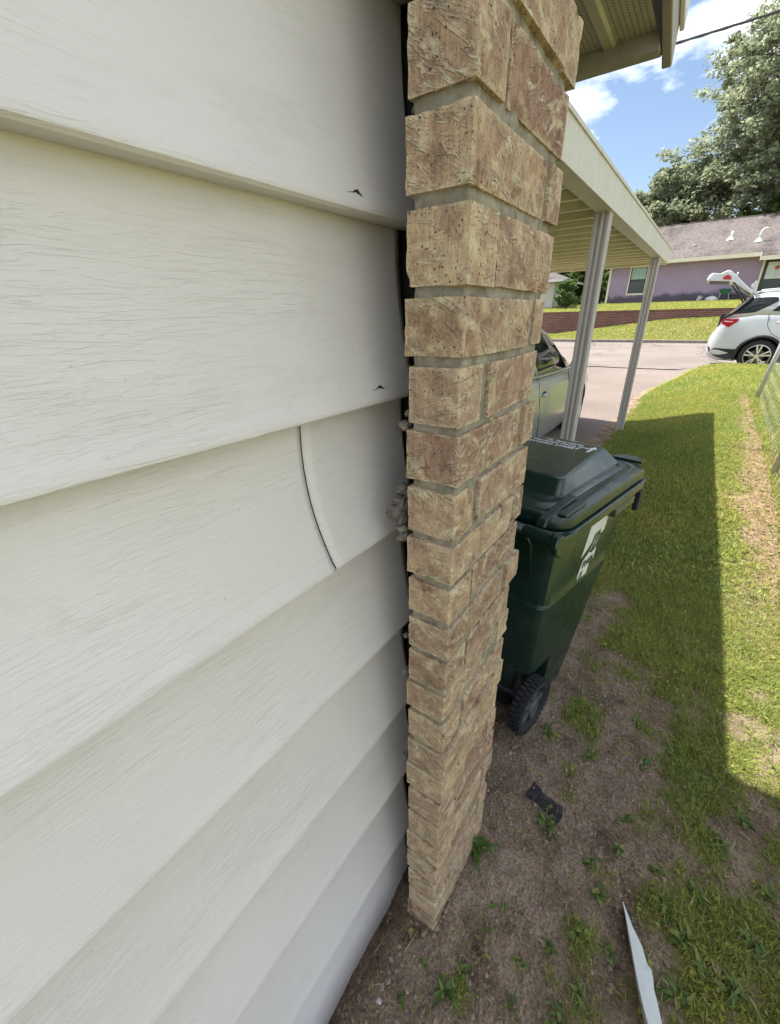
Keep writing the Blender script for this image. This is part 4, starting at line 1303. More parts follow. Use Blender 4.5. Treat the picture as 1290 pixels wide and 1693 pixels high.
for s in (1, -1):
    mb2 = MB(); mb2.prism([(SX(a), SZ(b)) for a, b in [(.13, 2.25), (.09, 2.34), (.02, 2.37), (-.06, 2.31), (-.04, 2.265)]], s*.52, s*.692, 0); mb2.build('gate_tail_light', M['tail_red'], gate, bevel=.008)
    mb2 = MB(); mb2.prism([(SX(a), SZ(b)) for a, b in [(.66, 1.89), (.615, 1.98), (.585, 2.16), (.60, 2.21), (.625, 2.20), (.68, 1.95)]], s*.50, s*.68, 0); mb2.build('spoiler_end', M['white_paint'], gate, bevel=.012)
mb2 = MB(); mb2.prism([(SX(a), SZ(b)) for a, b in [(.66, 1.915), (.62, 1.98), (.60, 2.10), (.622, 2.10), (.685, 1.96)]], -.50, .50, 0); mb2.build('spoiler', M['white_paint'], gate, bevel=.012)
for q in (-.35,):
    mb2 = MB(); mb2.lathe([(.001, 0), (.045, .005), (.05, .02), (.03, .03)], 12); mb2.v = [(.40+y, SX(.20)+x, SZ(2.36)+z*1.3) for x, y, z in mb2.v]; mb2.build('wiper_cap', M['white_paint'], gate, smooth=True)

# ------------------------------------------------------------------ chain-link fence
fence = tag(empty('chain_link_fence', (.79, 8.5, .36)), 'galvanised chain-link fence running along the lawn edge', 'fence')
fo = Vector(fence.location)
FP = [(.80, 8.5), (.735, 4.79), (.675, 1.15), (.615, -2.5)]
LEAN = .10
def fpt(y, h):
    x = interp(y, [p[1] for p in FP[::-1]], [p[0] for p in FP[::-1]])
    g = float(base_z(x, y))
    return Vector((x + LEAN*h, y, g + h)) - fo
for i, (x, y) in enumerate(FP):
    mb = MB(); mb.tube([fpt(y, -.15), fpt(y, .6), fpt(y, 1.22)], .024 if i else .030, 12); mb.build('post', M['galv'], fence, smooth=True)
    mb = MB(); mb.lathe([(.034, 0), (.034, .02), (.02, .045), (.001, .05)], 12, 'z'); p = fpt(y, 1.2); mb.v = [(a+p.x, b+p.y, c+p.z) for a, b, c in mb.v]; mb.build('post_cap', M['galv'], fence, smooth=True)
mb = MB(); mb.tube([fpt(y, 1.17) + Vector((.0, 0, 0)) for y in np.linspace(8.5, -2.5, 12)], .018, 8); mb.build('top_rail', M['galv'], fence, smooth=True)
mb = MB()
pit = .075
y = 8.44; k = 0
while y > .6:
    pts = []
    for q in range(0, 16):
        yy = y - (pit if (q+k) % 2 else 0)
        pts.append(fpt(yy, .02 + q*pit) + Vector((.026 + (.003 if (q % 2) else -.003), 0, 0)))
    mb.tube(pts, .0014, 3, cap=False)
    y -= pit; k += 1
stuff(mb.build('chain_mesh', M['wire'], fence, fix=False))

# ------------------------------------------------------------------ across the street
# retaining wall
rw = tag(empty('retaining_wall', (0, 27.0, 1.0)), 'low dark red brick retaining wall across the street', 'wall')
mb = MB()
for a, b in zip(np.arange(-16, 20, 1.0), np.arange(-15, 21, 1.0)):
    z0 = float(base_z(a, 26.8))-1.3; z1 = float(base_z(b, 26.8))-1.3
    mb.add([(a, -.09, z0), (b, -.09, z1), (b, -.09, .64), (a, -.09, .64), (a, .09, z0), (b, .09, z1), (b, .09, .64), (a, .09, .64)], [(0, 1, 2, 3), (5, 4, 7, 6), (3, 2, 6, 7)])
mb.build('wall', M['redbrick'], rw)
mb = MB(); mb.box(-16, 20, -.115, .115, .64, .70); mb.build('coping', M['redbrick'], rw, bevel=.008)

ph = tag(empty('purple_house', (-6.4, 35, 2.1)), 'lavender stucco house with a weathered shingle roof across the street', 'house')
po = Vector(ph.location)
def pp(mb): mb.v = [(x-po.x, y-po.y, z-po.z) for x, y, z in mb.v]; return mb
HB, HE = 1.95, 4.62
def wall_with_holes(x0, x1, z0, z1, holes, y0, y1, mat, name, parent, fn):
    xs = sorted({x0, x1, *[h[0] for h in holes], *[h[1] for h in holes]}); zs = sorted({z0, z1, *[h[2] for h in holes], *[h[3] for h in holes]})
    mb = MB()
    for a, b in zip(xs[:-1], xs[1:]):
        for c, d in zip(zs[:-1], zs[1:]):
            if any(h[0] <= a and b <= h[1] and h[2] <= c and d <= h[3] for h in holes): continue
            mb.box(a, b, y0, y1, c, d)
    return fn(mb).build(name, mat, parent, fix=False)
wins = [(-5.17, -4.22, 2.74, 4.24), (5.0, 6.2, 2.74, 4.24)]
doorh = (1.66, 2.76, 1.95, 4.20)
wall_with_holes(-6.4, 9.5, HB, HE, wins+[doorh], 35.0, 35.2, M['stucco'], 'front_wall', ph, pp)
for x0, x1 in ((-6.4, -6.2), (9.3, 9.5)):
    mb = MB(); mb.prism([(35.2, HB), (43.8, HB), (43.8, HE), (39.5, 6.75), (35.2, HE)], x0, x1, 0); pp(mb).build('gable_wall', M['stucco'], ph)
mb = MB(); mb.box(-6.2, 9.3, 43.6, 43.8, HB, HE); pp(mb).build('rear_wall', M['stucco'], ph)
mb = MB(); mb.box(-6.46, -6.34, 34.95, 34.998, HB, HE-.05); pp(mb).build('corner_board', M['trim_cream'], ph)
for x0, x1, z0, z1 in wins:
    w = empty('window', (x0-po.x, 0, z0-po.z)); w.parent = ph
    ww, hh = x1-x0, z1-z0
    mb = MB()
    for a, b, c, d in ((-.07, ww+.07, hh, hh+.08), (-.07, ww+.07, -.10, 0), (-.07, 0, 0, hh), (ww, ww+.07, 0, hh)): mb.box(a, b, -.035, .0-.002, c, d)
    mb.build('window_trim', M['trim_cream'], w)
    mb = MB(); mb.box(.0, ww, .06, .075, 0, hh); mb.build('pane', M['house_glass'], w)
    mb = MB(); mb.box(0, ww, .03, .06, hh*.48, hh*.53); mb.box(0, .045, .03, .06, 0, hh); mb.box(ww-.045, ww, .03, .06, 0, hh); mb.build('sash', M['door_dark'], w)
    mb = MB(); mb.box(.05, ww-.05, .050, .058, hh*.55, hh-.02); mb.build('curtain', M['curtain'], w)
d = empty('door', (doorh[0]-po.x, 0, doorh[2]-po.z)); d.parent = ph
dw, dh = doorh[1]-doorh[0], doorh[3]-doorh[2]
mb = MB(); mb.box(-.10, 0, -.04, .05, 0, dh+.3); mb.box(dw, dw+.1, -.04, .05, 0, dh+.3); mb.build('door_trim', M['trim_cream'], d)
mb = MB(); mb.box(0, dw, .03, .08, 0, dh); mb.build('storm_door', M['door_dark'], d)
mb = MB(); mb.box(.16, dw-.16, .018, .03, dh*.55, dh-.16); mb.build('poster', M['poster'], d)
mb = MB(); mb.box(.16, dw-.16, .018, .03, dh*.14, dh*.52); mb.build('pane', M['house_glass'], d)
simple('sticker_red', (.42, .10, .10), .6)
mb = MB(); mb.lathe([(.001, .012), (.11, .012), (.11, .017), (.001, .017)], 18, 'y'); mb.v = [(x+dw*.55, y, z+dh*.80) for x, y, z in mb.v]; mb.build('round_sticker', M['sticker_red'], d)
# roof
EV = 34.35
mb = MB(); mb.prism([(EV, 4.55), (39.5, 6.98), (44.4, 4.55), (44.4, 4.50), (39.5, 6.92), (EV, 4.50)], -7.0, 10.0, 0); pp(mb).build('roof', M['shingle'], ph)
mb = MB(); mb.prism([(EV-.5, 4.30), (EV+.3, 4.665), (EV+.3, 4.60), (EV-.5, 4.245)], 1.38, 6.6, 0); pp(mb).build('porch_roof', M['shingle'], ph)
mb = MB(); mb.box(-7.0, 1.38, EV-.03, EV, 4.32, 4.53); pp(mb).build('fascia', M['trim_cream'], ph)
mb = MB(); mb.box(1.36, 6.6, EV-.53, EV-.50, 4.08, 4.285); pp(mb).build('fascia', M['trim_cream'], ph)
mb = MB(); mb.box(1.33, 1.36, EV-.53, EV+.1, 4.10, 4.45); pp(mb).build('fascia_return', M['trim_cream'], ph)
mb = MB(); mb.box(-7.0, 9.9, EV, 35.0, 4.34, 4.36); pp(mb).build('soffit', M['trim_cream'], ph)
mb = MB(); mb.tube([(-7.0, 39.5, 6.97), (10, 39.5, 6.97)], .06, 8); pp(mb).build('ridge_cap', M['shingle'], ph)
def roof_z(y): return 4.55 + (y-EV)*(6.98-4.55)/(39.5-EV)
def vent(x, y, h, hook):
    v = empty('vent_pipe', (x-po.x, y-po.y, roof_z(y)-po.z)); v.parent = ph
    mb = MB(); mb.lathe([(.22, -.06), (.17, .03), (.07, .14), (.045, .16)], 14, 'z'); mb.build('flashing', M['pvc'], v, smooth=True)
    mb = MB()
    if hook:
        pts = [(0, 0, 0), (.0, 0, h*.6), (.05, 0, h*.85), (.14, 0, h), (.24, 0, h*.98), (.28, 0, h*.88)]
    else: pts = [(0, 0, 0), (.02, 0, h)]
    mb.tube(pts, .05, 8); mb.build('pipe', M['pvc'], v, smooth=True)
vent(-.30, 36.35, .42, False); vent(1.08, 35.75, .62, True)
mb = MB(); mb.lathe([(.001, 0), (.10, .01), (.09, .05), (.001, .06)], 10, 'z'); mb.v = [(x-2.0-po.x, y+35.9-po.y, z+roof_z(35.9)-po.z) for x, y, z in mb.v]; mb.build('roof_vent', M['pvc'], ph)

# things left against the purple wall
def gz(x, y): return float(base_z(x, y))
tub = tag(empty('garden_cart', (.16, 34.6, gz(.16, 34.6))), 'small green tub on thin metal legs against the lavender wall', 'cart')
mb = MB(); rings = [rrect(-.22, .22, -.14, .14, .06, .36), rrect(-.30, .30, -.18, .18, .07, .58), rrect(-.32, .32, -.20, .20, .07, .60), rrect(-.29, .29, -.17, .17, .07, .595), rrect(-.2, .2, -.12, .12, .05, .40)]
mb.loft(rings); mb.build('tub', M['green_tub'], tub, autos=True)
for x, y in ((-.24, -.14), (.24, -.14), (-.24, .12), (.24, .12)):
    mb = MB(); mb.tube([(x*.8, y*.8, .42), (x*1.1, y*1.2, 0)], .014, 6); mb.build('leg', M['galv'], tub)
mb = MB(); mb.tube([(-.22, .17, .55), (-.24, .30, .70), (.24, .30, .70), (.22, .17, .55)], .014, 6); mb.build('handle', M['galv'], tub)
def sack(name, x, y, sx, sy, sz, mat, label, cat, seed):
    bm = bmesh.new(); bmesh.ops.create_icosphere(bm, subdivisions=4, radius=1)
    for v in bm.verts:
        n = v.co.copy(); k = 1 + .28*noise.noise(n*1.6+Vector((seed, 0, 0))) + .10*noise.noise(n*5+Vector((0, seed, 0)))
        v.co = Vector((n.x*sx, n.y*sy, max(-.25, n.z)*sz))*k
    me = bpy.data.meshes.new(name); bm.to_mesh(me); bm.free()
    me.polygons.foreach_set('use_smooth', [True]*len(me.polygons))
    o = link(me, name, mat); o.location = (x, y, gz(x, y)+.2*sz); tag(o, label, cat)
sack('plastic_sack', -.45, 34.6, .34, .2, .20, M['bag_white'], 'crumpled white plastic sack beside the green tub', 'sack', 3.1)
sack('dark_bundle', .62, 34.7, .26, .2, .24, M['dark_junk'], 'dark bundle lying by the lavender wall near the green tub', 'bundle', 8.4)
bk = tag(empty('plastic_bucket', (-1.10, 34.6, gz(-1.1, 34.6))), 'tipped pale plastic bucket at the foot of the lavender wall', 'bucket')
mb = MB(); mb.lathe([(.001, 0), (.10, 0), (.13, .25), (.14, .25), (.135, .23), (.105, .015), (.001, .015)], 18, 'z'); o = mb.build('pail', M['bag_white'], bk, autos=True); o.rotation_euler = (R(8), R(28), 0); o.location = (0, 0, .02)
mb = MB(); mb.tube([(.13*math.cos(a), .13*math.sin(a)-.02, .25+.05*math.sin(a)) for a in np.linspace(0, math.pi, 8)], .006, 5); o = mb.build('handle', M['galv'], bk); o.rotation_euler = (R(8), R(28), 0); o.location = (0, 0, .02)

# neighbour's white house, only its corner shows
wh = tag(empty('white_house', (-12.5, 33, 1.5)), 'small white house corner with overhanging roof behind the young shrub', 'house')
mb = MB(); mb.box(-4, 3.35, -1, 6, -.4, 2.15); mb.build('wall', M['white_wall'], wh)
mb = MB(); mb.add([(-4.6, -1.6, 2.1), (4.0, -1.6, 2.1), (4.0, 6.6, 2.1), (-4.6, 6.6, 2.1), (-1.5, 2.5, 3.3), (1.0, 2.5, 3.3)], [(0, 3, 2, 1), (0, 1, 5, 4), (1, 2, 5), (2, 3, 4, 5), (3, 0, 4)]); mb.build('roof', M['shingle'], wh)
mb = MB(); mb.box(-4.65, 4.05, -1.66, -1.602, 2.0, 2.14); mb.box(4.002, 4.06, -1.6, 6.6, 2.0, 2.14); mb.build('fascia', M['white_wall'], wh)

# ------------------------------------------------------------------ trees and shrubs
def leaf_cloud(centres, radii, n_per, size, mat, name, parent, flat=.5, seed=1, aspect=1.7):
    g = np.random.default_rng(seed)
    P = np.repeat(centres, n_per, 0); Rr = np.repeat(radii, n_per)[:, None]
    n = len(P)
    d = g.normal(size=(n, 3)); d /= np.linalg.norm(d, axis=1)[:, None]
    P = P + d*Rr*(g.random((n, 1))**.55)*np.array([1, 1, .75])
    a = g.normal(size=(n, 3)); a[:, 2] *= flat; a /= np.linalg.norm(a, axis=1)[:, None]
    b = np.cross(a, g.normal(size=(n, 3))); b /= np.linalg.norm(b, axis=1)[:, None]
    s = size*(.6+.8*g.random((n, 1)))
    a *= s*.5*aspect; b *= s*.5
    V = np.stack([P-a, P-b*.9-a*.1, P+a, P+b*.9-a*.1], 1).reshape(-1, 3)
    Fq = np.arange(n*4).reshape(n, 4)
    me = bpy.data.meshes.new(name); np_mesh(me, V, Fq, 4)
    at = me.attributes.new('tint', 'FLOAT', 'POINT')
    clump = np.repeat(g.random(len(centres)), n_per)
    at.data.foreach_set('value', np.repeat(np.clip(.55*clump+.45*g.random(n), 0, 1), 4).astype(np.float32))
    return link(me, name, mat, parent)

def make_tree(name, label, base, ctr, rad, n_limb, n_clump, n_leaf, leaf_size, clump_r, mat, seed, trunk_r=.3, group=None, cut=None, trunks=1):
    """trunk and limbs reach into an ellipsoid crown of leaf clumps"""
    g = random.Random(seed)
    t = tag(empty(name, base), label, 'tree', group)
    b0 = Vector((0, 0, -.3)); C = Vector(ctr)-Vector(base)
    mb = MB(); cl = []; cr_ = []
    for tk in range(trunks):
        off = Vector((g.uniform(-1, 1), g.uniform(-1, 1), 0))*(.25 if trunks > 1 else 0)*rad[0]
        fork = Vector((C.x*.6, C.y*.6, 0))+Vector((off.x, off.y, C.z-rad[2]*.55))
        mid = (b0+fork)*.5 + Vector((g.uniform(-.3, .3), g.uniform(-.3, .3), 0))
        mb.tube([b0+off*.3, mid, fork], [trunk_r, trunk_r*.8, trunk_r*.65], 9)
        for i in range(n_limb//trunks):
            u = Vector((g.gauss(0, 1), g.gauss(0, 1), g.gauss(.25, .9))).normalized()
            tip = C + Vector((u.x*rad[0], u.y*rad[1], u.z*rad[2]))*g.uniform(.6, .95)
            m1 = fork.lerp(tip, .35)+Vector((g.uniform(-.5, .5), g.uniform(-.5, .5), g.uniform(0, .8)))
            m2 = fork.lerp(tip, .7)+Vector((g.uniform(-.5, .5), g.uniform(-.5, .5), g.uniform(-.3, .6)))
            r0 = trunk_r*g.uniform(.22, .40)
            mb.tube([fork, m1, m2, tip], [r0, r0*.7, r0*.42, r0*.12], 6)
            for j in range(n_clump):
                p = [m1, m2, tip][g.choices([0, 1, 2], [1, 2.6, 3])[0]].lerp([m2, tip, m2][g.randrange(3)], g.random())
                q = p + Vector((g.gauss(0, 1), g.gauss(0, 1), g.gauss(0, .8)))*rad[0]*.17
                e = Vector(((q.x-C.x)/rad[0], (q.y-C.y)/rad[1], (q.z-C.z)/rad[2]))
                if e.length > 1.05: q = C + Vector((e.x*rad[0], e.y*rad[1], e.z*rad[2]))/e.length*g.uniform(.85, 1.05)
                mb.tube([p, p.lerp(q, .5)+Vector((0, 0, g.uniform(-.1, .25))), q], [r0*.20, r0*.13, r0*.05], 4, cap=False)
                cl.append(tuple(q)); cr_.append(clump_r*g.uniform(.6, 1.3))
    mb.build('trunk', M['bark'], t, smooth=True, fix=False)
    leaf_cloud(np.array(cl), np.array(cr_), n_leaf, leaf_size, mat, 'crown', t, seed=seed)
    return t
gt = lambda x, y: (x, y, gz(x, y))
make_tree('oak_tree', 'tall airy grey-green tree rising behind the lavender house roof', gt(4.6, 47), (3.6, 47, 13.0), (8.9, 7.5, 9.8), 54, 22, 80, .165, .70, M['oak_leaf_grey'], 5, .55)
make_tree('oak_tree', 'rounded darker green tree left of the tall tree behind the roof', gt(-4.3, 45), (-4.5, 45, 8.9), (3.6, 3.2, 4.0), 24, 15, 85, .165, .60, M['oak_leaf_grey'], 9, .32, trunks=2)
make_tree('leafy_tree', 'low bright green treetop just above the lavender house ridge', gt(3.5, 44), (3.4, 44, 6.7), (5.8, 2.0, 2.0), 16, 12, 110, .17, .55, M['bush_leaf'], 14, .25)
make_tree('leafy_tree', 'dense dark tree standing behind the young light green shrub', gt(-9.6, 39), (-9.6, 39, 4.6), (2.6, 2.0, 2.6), 14, 10, 90, .22, .6, M['bush_leaf'], 21, .22)
make_tree('leafy_tree', 'dark shrubby tree between the carport post and lavender house', gt(-7.4, 37.5), (-7.4, 37.5, 3.5), (1.1, 1.0, 1.5), 8, 8, 80, .16, .4, M['bush_leaf'], 26, .10)
g = np.random.default_rng(8)
cc = np.stack([g.uniform(-45, 30, 420), g.uniform(56, 62, 420), 2.2 + 5.0*g.random(420)**1.3], 1)
o = stuff(leaf_cloud(cc, np.full(420, 1.3), 46, .42, M['bush_leaf'], 'distant_trees', None, seed=12)); tag(o, 'distant green belt of trees behind the houses', 'trees')
# young feathery shrub
sh = tag(empty('young_shrub', gt(-8.15, 31.2)), 'young light green feathery shrub on the lawn beyond the brick wall', 'shrub')
mb = MB(); mb.tube([(0, 0, -.1), (.05, 0, .8), (0, 0, 1.6)], [.05, .035, .01], 6)
cl = []
g = random.Random(4)
for k in range(26):
    z = .15 + 1.35*k/26; a = g.uniform(0, 6.28); L_ = .75*(1-.5*z/1.6)*g.uniform(.7, 1.2)
    tip = Vector((L_*math.cos(a), L_*math.sin(a), z+.35*L_))
    mb.tube([(0, 0, z), tip], [.014, .004], 4)
    for q in np.linspace(.25, 1.0, 5): cl.append(tuple(Vector((0, 0, z)).lerp(tip, q)))
mb.build('stems', M['bark'], sh)
leaf_cloud(np.array(cl), np.full(len(cl), .17), 34, .10, M['young_leaf'], 'foliage', sh, seed=3, aspect=2.6)

# overhead cable, strung between two poles outside the picture
cb = tag(empty('overhead_cable', (-1.0, 6.0, 3.87)), 'dark overhead service cable crossing the sky above the carport', 'cable')
mb = MB()
for ph_ in (0, 2.09, 4.18):
    pts = []
    for k in range(161):
        x = -13 + 27*k/160
        sag = .0004*(x**2)
        pts.append((x+1.0, .006*math.cos(x*14+ph_), .006*math.sin(x*14+ph_)+sag))
    mb.tube(pts, .0075, 6)
mb.build('twisted_wires', M['cable'], cb, smooth=True)

# ------------------------------------------------------------------ grass, litter, weeds
def blades(n_try, x0, x1, y0, y1, lmin, lmax, wmin, wmax, dens, seed, lay=.75, tint_add=0.0):
    g = np.random.default_rng(seed)
    X = g.uniform(x0, x1, n_try); Y = g.uniform(y0, y1, n_try)
    i = np.clip(np.searchsorted(gx, X)-1, 0, nx-2); j = np.clip(np.searchsorted(gy, Y)-1, 0, ny-2)
    u = (X-gx[i])/(gx[i+1]-gx[i]); v = (Y-gy[j])/(gy[j+1]-gy[j])
    def samp(A): return (A[j, i]*(1-u)+A[j, i+1]*u)*(1-v) + (A[j+1, i]*(1-u)+A[j+1, i+1]*u)*v
    G = samp(gl); Z = samp(ZZ)
    keep = g.random(n_try) < dens(X, Y, G)
    X, Y, Z, G = X[keep], Y[keep], Z[keep], G[keep]
    n = len(X)
    az = g.uniform(0, 2*np.pi, n)
    L = lmin + (lmax-lmin)*g.random(n)**1.5; Wd = wmin + (wmax-wmin)*g.random(n)
    lean = lay*(.35 + .9*g.random(n))
    d = np.stack([np.cos(az), np.sin(az), np.zeros(n)], 1); s = np.stack([-np.sin(az), np.cos(az), np.zeros(n)], 1)
    up = np.array([0, 0, 1.0])
    B = np.stack([X, Y, Z-.003], 1)
    m = B + (d*np.sin(lean*.6)[:, None] + up*np.cos(lean*.6)[:, None])*(L*.55)[:, None]
    t = m + (d*np.sin(np.minimum(lean*1.5, 1.9))[:, None] + up*np.cos(np.minimum(lean*1.5, 1.9))[:, None])*(L*.5)[:, None]
    w = Wd[:, None]*.5
    V = np.stack([B-s*w*.7, B+s*w*.7, m+s*w, m-s*w, t], 1)
    tint = np.clip(g.normal(.42+tint_add, .2, n) + .25*(g.random(n) < .10), 0, 1)
    return V.reshape(-1, 3), np.repeat(tint, 5)
def blade_mesh(parts, name, mat):
    V = np.concatenate([p[0] for p in parts]); T = np.concatenate([p[1] for p in parts])
    n = len(V)//5
    b = np.arange(n)[:, None]*5
    Fq = np.concatenate([b+np.array([0, 1, 2]), b+np.array([0, 2, 3]), b+np.array([3, 2, 4])])
    me = bpy.data.meshes.new(name); np_mesh(me, V, Fq, 3)
    at = me.attributes.new('tint', 'FLOAT', 'POINT'); at.data.foreach_set('value', T.astype(np.float32))
    return link(me, name, mat)
notdrive = lambda X, Y: (X > -.80 + .8*npstep(8.6, 12.9, Y)**1.4)
parts = [
    blades(230000, -.34, 1.25, .15, 2.7, .010, .042, .0012, .0030, lambda X, Y, G: np.clip(G**1.6*.9 + .035, 0, 1), 1),
    blades(240000, -.95, 1.0, 2.7, 9.2, .016, .045, .0022, .006, lambda X, Y, G: (.04+.96*G)*notdrive(X, Y), 2),
    blades(60000, .7, 2.4, 1.0, 9.2, .03, .08, .003, .007, lambda X, Y, G: np.full_like(X, .9), 3),
    blades(90000, -1.3, 3.5, 9.2, 12.95, .025, .06, .005, .011, lambda X, Y, G: 1.0*notdrive(X, Y), 4, tint_add=.08),
    blades(60000, -10, 7, 23.62, 26.9, .04, .09, .012, .025, lambda X, Y, G: np.full_like(X, 1.0), 5, tint_add=.12),
    blades(60000, -12, 7, 27.15, 34.9, .05, .10, .015, .03, lambda X, Y, G: np.full_like(X, 1.0), 6, tint_add=.12),
]
o = blade_mesh(parts, 'grass', M['grass'])
stuff(o); tag(o, 'short patchy green lawn grass over the yard', 'grass')
# creeping broad leaves in the turf
def broad(n_try, x0, x1, y0, y1, smin, smax, dens, seed):
    g = np.random.default_rng(seed)
    X = g.uniform(x0, x1, n_try); Y = g.uniform(y0, y1, n_try)
    i = np.clip(np.searchsorted(gx, X)-1, 0, nx-2); j = np.clip(np.searchsorted(gy, Y)-1, 0, ny-2)
    u = (X-gx[i])/(gx[i+1]-gx[i]); v = (Y-gy[j])/(gy[j+1]-gy[j])
    def samp(A): return (A[j, i]*(1-u)+A[j, i+1]*u)*(1-v) + (A[j+1, i]*(1-u)+A[j+1, i+1]*u)*v
    G = samp(gl); Z = samp(ZZ)
    keep = g.random(n_try) < dens(G)
    X, Y, Z = X[keep], Y[keep], Z[keep]; n = len(X)
    az = g.uniform(0, 2*np.pi, n); el = g.uniform(.05, .9, n)
    d = np.stack([np.cos(az)*np.cos(el), np.sin(az)*np.cos(el), np.sin(el)], 1); s = np.stack([-np.sin(az), np.cos(az), g.uniform(-.4, .4, n)], 1)
    L = (smin+(smax-smin)*g.random(n)**1.6)[:, None]; w = L*(.18+.22*g.random((n, 1)))
    B = np.stack([X, Y, Z+.001+.012*g.random(n)], 1)
    V = np.stack([B, B+d*L*.45-s*w, B+d*L*.45+s*w, B+d*L-np.array([0, 0, 1])*L*.15], 1).reshape(-1, 3)
    b = np.arange(n)[:, None]*4
    Fq = np.concatenate([b+np.array([0, 1, 2]), b+np.array([1, 3, 2])])
    return V, Fq, np.repeat(np.clip(g.normal(.35, .2, n), 0, 1), 4)
Vs, Fs, Ts = [], [], []; off = 0
for a in (broad(30000, -.34, 1.2, .15, 2.7, .005, .019, lambda G: np.clip(G**1.6*.55+.03, 0, 1), 31), broad(30000, -.8, .9, 2.7, 7, .010, .032, lambda G: G*.5, 32)):
    Vs.append(a[0]); Fs.append(a[1]+off); Ts.append(a[2]); off += len(a[0])
me = bpy.data.meshes.new('ground_cover'); np_mesh(me, np.concatenate(Vs), np.concatenate(Fs), 3)
at = me.attributes.new('tint', 'FLOAT', 'POINT'); at.data.foreach_set('value', np.concatenate(Ts).astype(np.float32))
o = stuff(link(me, 'ground_cover', M['grass'])); tag(o, 'small creeping broad-leaved weeds mixed through the lawn', 'ground cover')
# straw and dry litter on the bare earth
def litter(n, x0, x1, y0, y1, lmin, lmax, wr, seed, dens):
    g = np.random.default_rng(seed); out = []
    X = g.uniform(x0, x1, n); Y = g.uniform(y0, y1, n)
    mb = MB()
    for x, y in zip(X, Y):
        if g.random() > dens(x, y): continue
        z = ground_height(x, y)+.002; a = g.uniform(0, 6.28); L_ = g.uniform(lmin, lmax); w = L_*wr*g.uniform(.6, 1.4)
        d = Vector((math.cos(a), math.sin(a), g.uniform(-.1, .25)))*L_*.5; s = Vector((-math.sin(a), math.cos(a), g.uniform(-.5, .5)))*w*.5
        c = Vector((x, y, z+.002)); m = c+Vector((0, 0, L_*.10)) + s*g.uniform(-1, 1)
        mb.add([c-d, m-s, c+d, m+s], [(0, 1, 2, 3)])
    return mb
o = litter(2600, -.36, .7, .2, 2.2, .006, .032, .05, 51, lambda x, y: 1-.6*grass_amount(x, y)).build('straw_litter', M['dry_stem'], fix=False)
stuff(o); tag(o, 'scattered bits of dry straw on the bare soil', 'straw')
o = litter(2400, .25, 1.05, 2.2, 9.2, .015, .05, .40, 52, lambda x, y: .05+.95*leafy_amount(x, y)).build('leaf_litter', M['dead_leaf'], fix=False)
stuff(o); tag(o, 'strip of dry brown fallen leaves along the fence', 'leaves')
mb = MB(); g = random.Random(77)
for k in range(9000):
    x, y = g.uniform(-.38, .75), g.uniform(.2, 2.2); s = g.choice([.0018, .0025, .0025, .0035, .005, .007])*g.uniform(.7, 1.3)
    if g.random() < grass_amount(x, y)*.7: continue
    z = ground_height(x, y)+s*.25
    mb.add([(x+s*g.uniform(.7, 1.3), y, z), (x, y+s*g.uniform(.7, 1.3), z), (x-s*g.uniform(.7, 1.3), y, z+s*.1), (x, y-s*g.uniform(.7, 1.3), z), (x, y, z+s*.8), (x, y, z-s)], [(0, 1, 4), (1, 2, 4), (2, 3, 4), (3, 0, 4), (1, 0, 5), (2, 1, 5), (3, 2, 5), (0, 3, 5)])
simple('clod', (.27, .20, .15), .98, var=.3, vscale=40)
o = mb.build('soil_crumbs', M['clod'], fix=False); stuff(o); tag(o, 'loose crumbs and small clods on the bare soil', 'soil')

# rosettes and sprigs one can tell apart
def leaf_mesh(L_, w, curl, fold):
    mb = MB(); n = 6
    for k in range(n+1):
        t = k/n; ww = w*math.sin(math.pi*min(.97, t*.92+.06))**.8
        zz = curl*L_*(t - t*t*1.3); x = L_*t
        mb.v += [(x, -ww, zz+fold*ww), (x, 0, zz), (x, ww, zz+fold*ww)]
    for k in range(n):
        for q in (0, 1): mb.f.append((k*3+q, k*3+q+1, k*3+q+4, k*3+q+3))
    me = mb.mesh('leaf', smooth=True, fix=False); me.materials.append(M['weed']); return me
leaf_kinds = [leaf_mesh(.026, .0062, .7, .35), leaf_mesh(.034, .0042, 1.0, .3), leaf_mesh(.018, .0070, .4, .25), leaf_mesh(.048, .0026, 1.2, .3)]
def weed(px, py, n, scale, kinds, label, cat='weed', group=None, zoff=0, spread=.9):
    q = on(px, py, 2, .03)
    for _ in range(4): q = on(px, py, 2, ground_height(q[0], q[1]))
    w = tag(empty('weed', (q[0], q[1], ground_height(q[0], q[1])-.002)), label, cat, group)
    a0 = random.uniform(0, 6.28)
    for k in range(n):
        o = bpy.data.objects.new('leaf', leaf_kinds[random.choice(kinds)]); col.objects.link(o); o.parent = w
        s = scale*random.uniform(.5, 1.35)
        o.scale = (s, s, s)
        o.rotation_euler = (random.uniform(-.3, .3), -random.uniform(.05, spread), a0 + 2.4*k + random.uniform(-.8, .8))
        o.location = (random.gauss(0, .007)*scale, random.gauss(0, .007)*scale, random.uniform(0, .006))
    return w
GW = 'weeds in the bare soil'
LW = 'small leafy green weed sprouting from the bare brown soil'
weed(792, 1402, 30, 1.35, (0, 1, 3, 2), 'leafy green weed tuft growing against the foot of the brick pillar', spread=1.4)
weed(908, 1214, 13, 1.2, (0, 1, 3), 'green weed growing right beside the wheel of the bin')
weed(683, 1538, 4, .9, (2,), 'round-leaved seedling in the gap between siding and pillar')
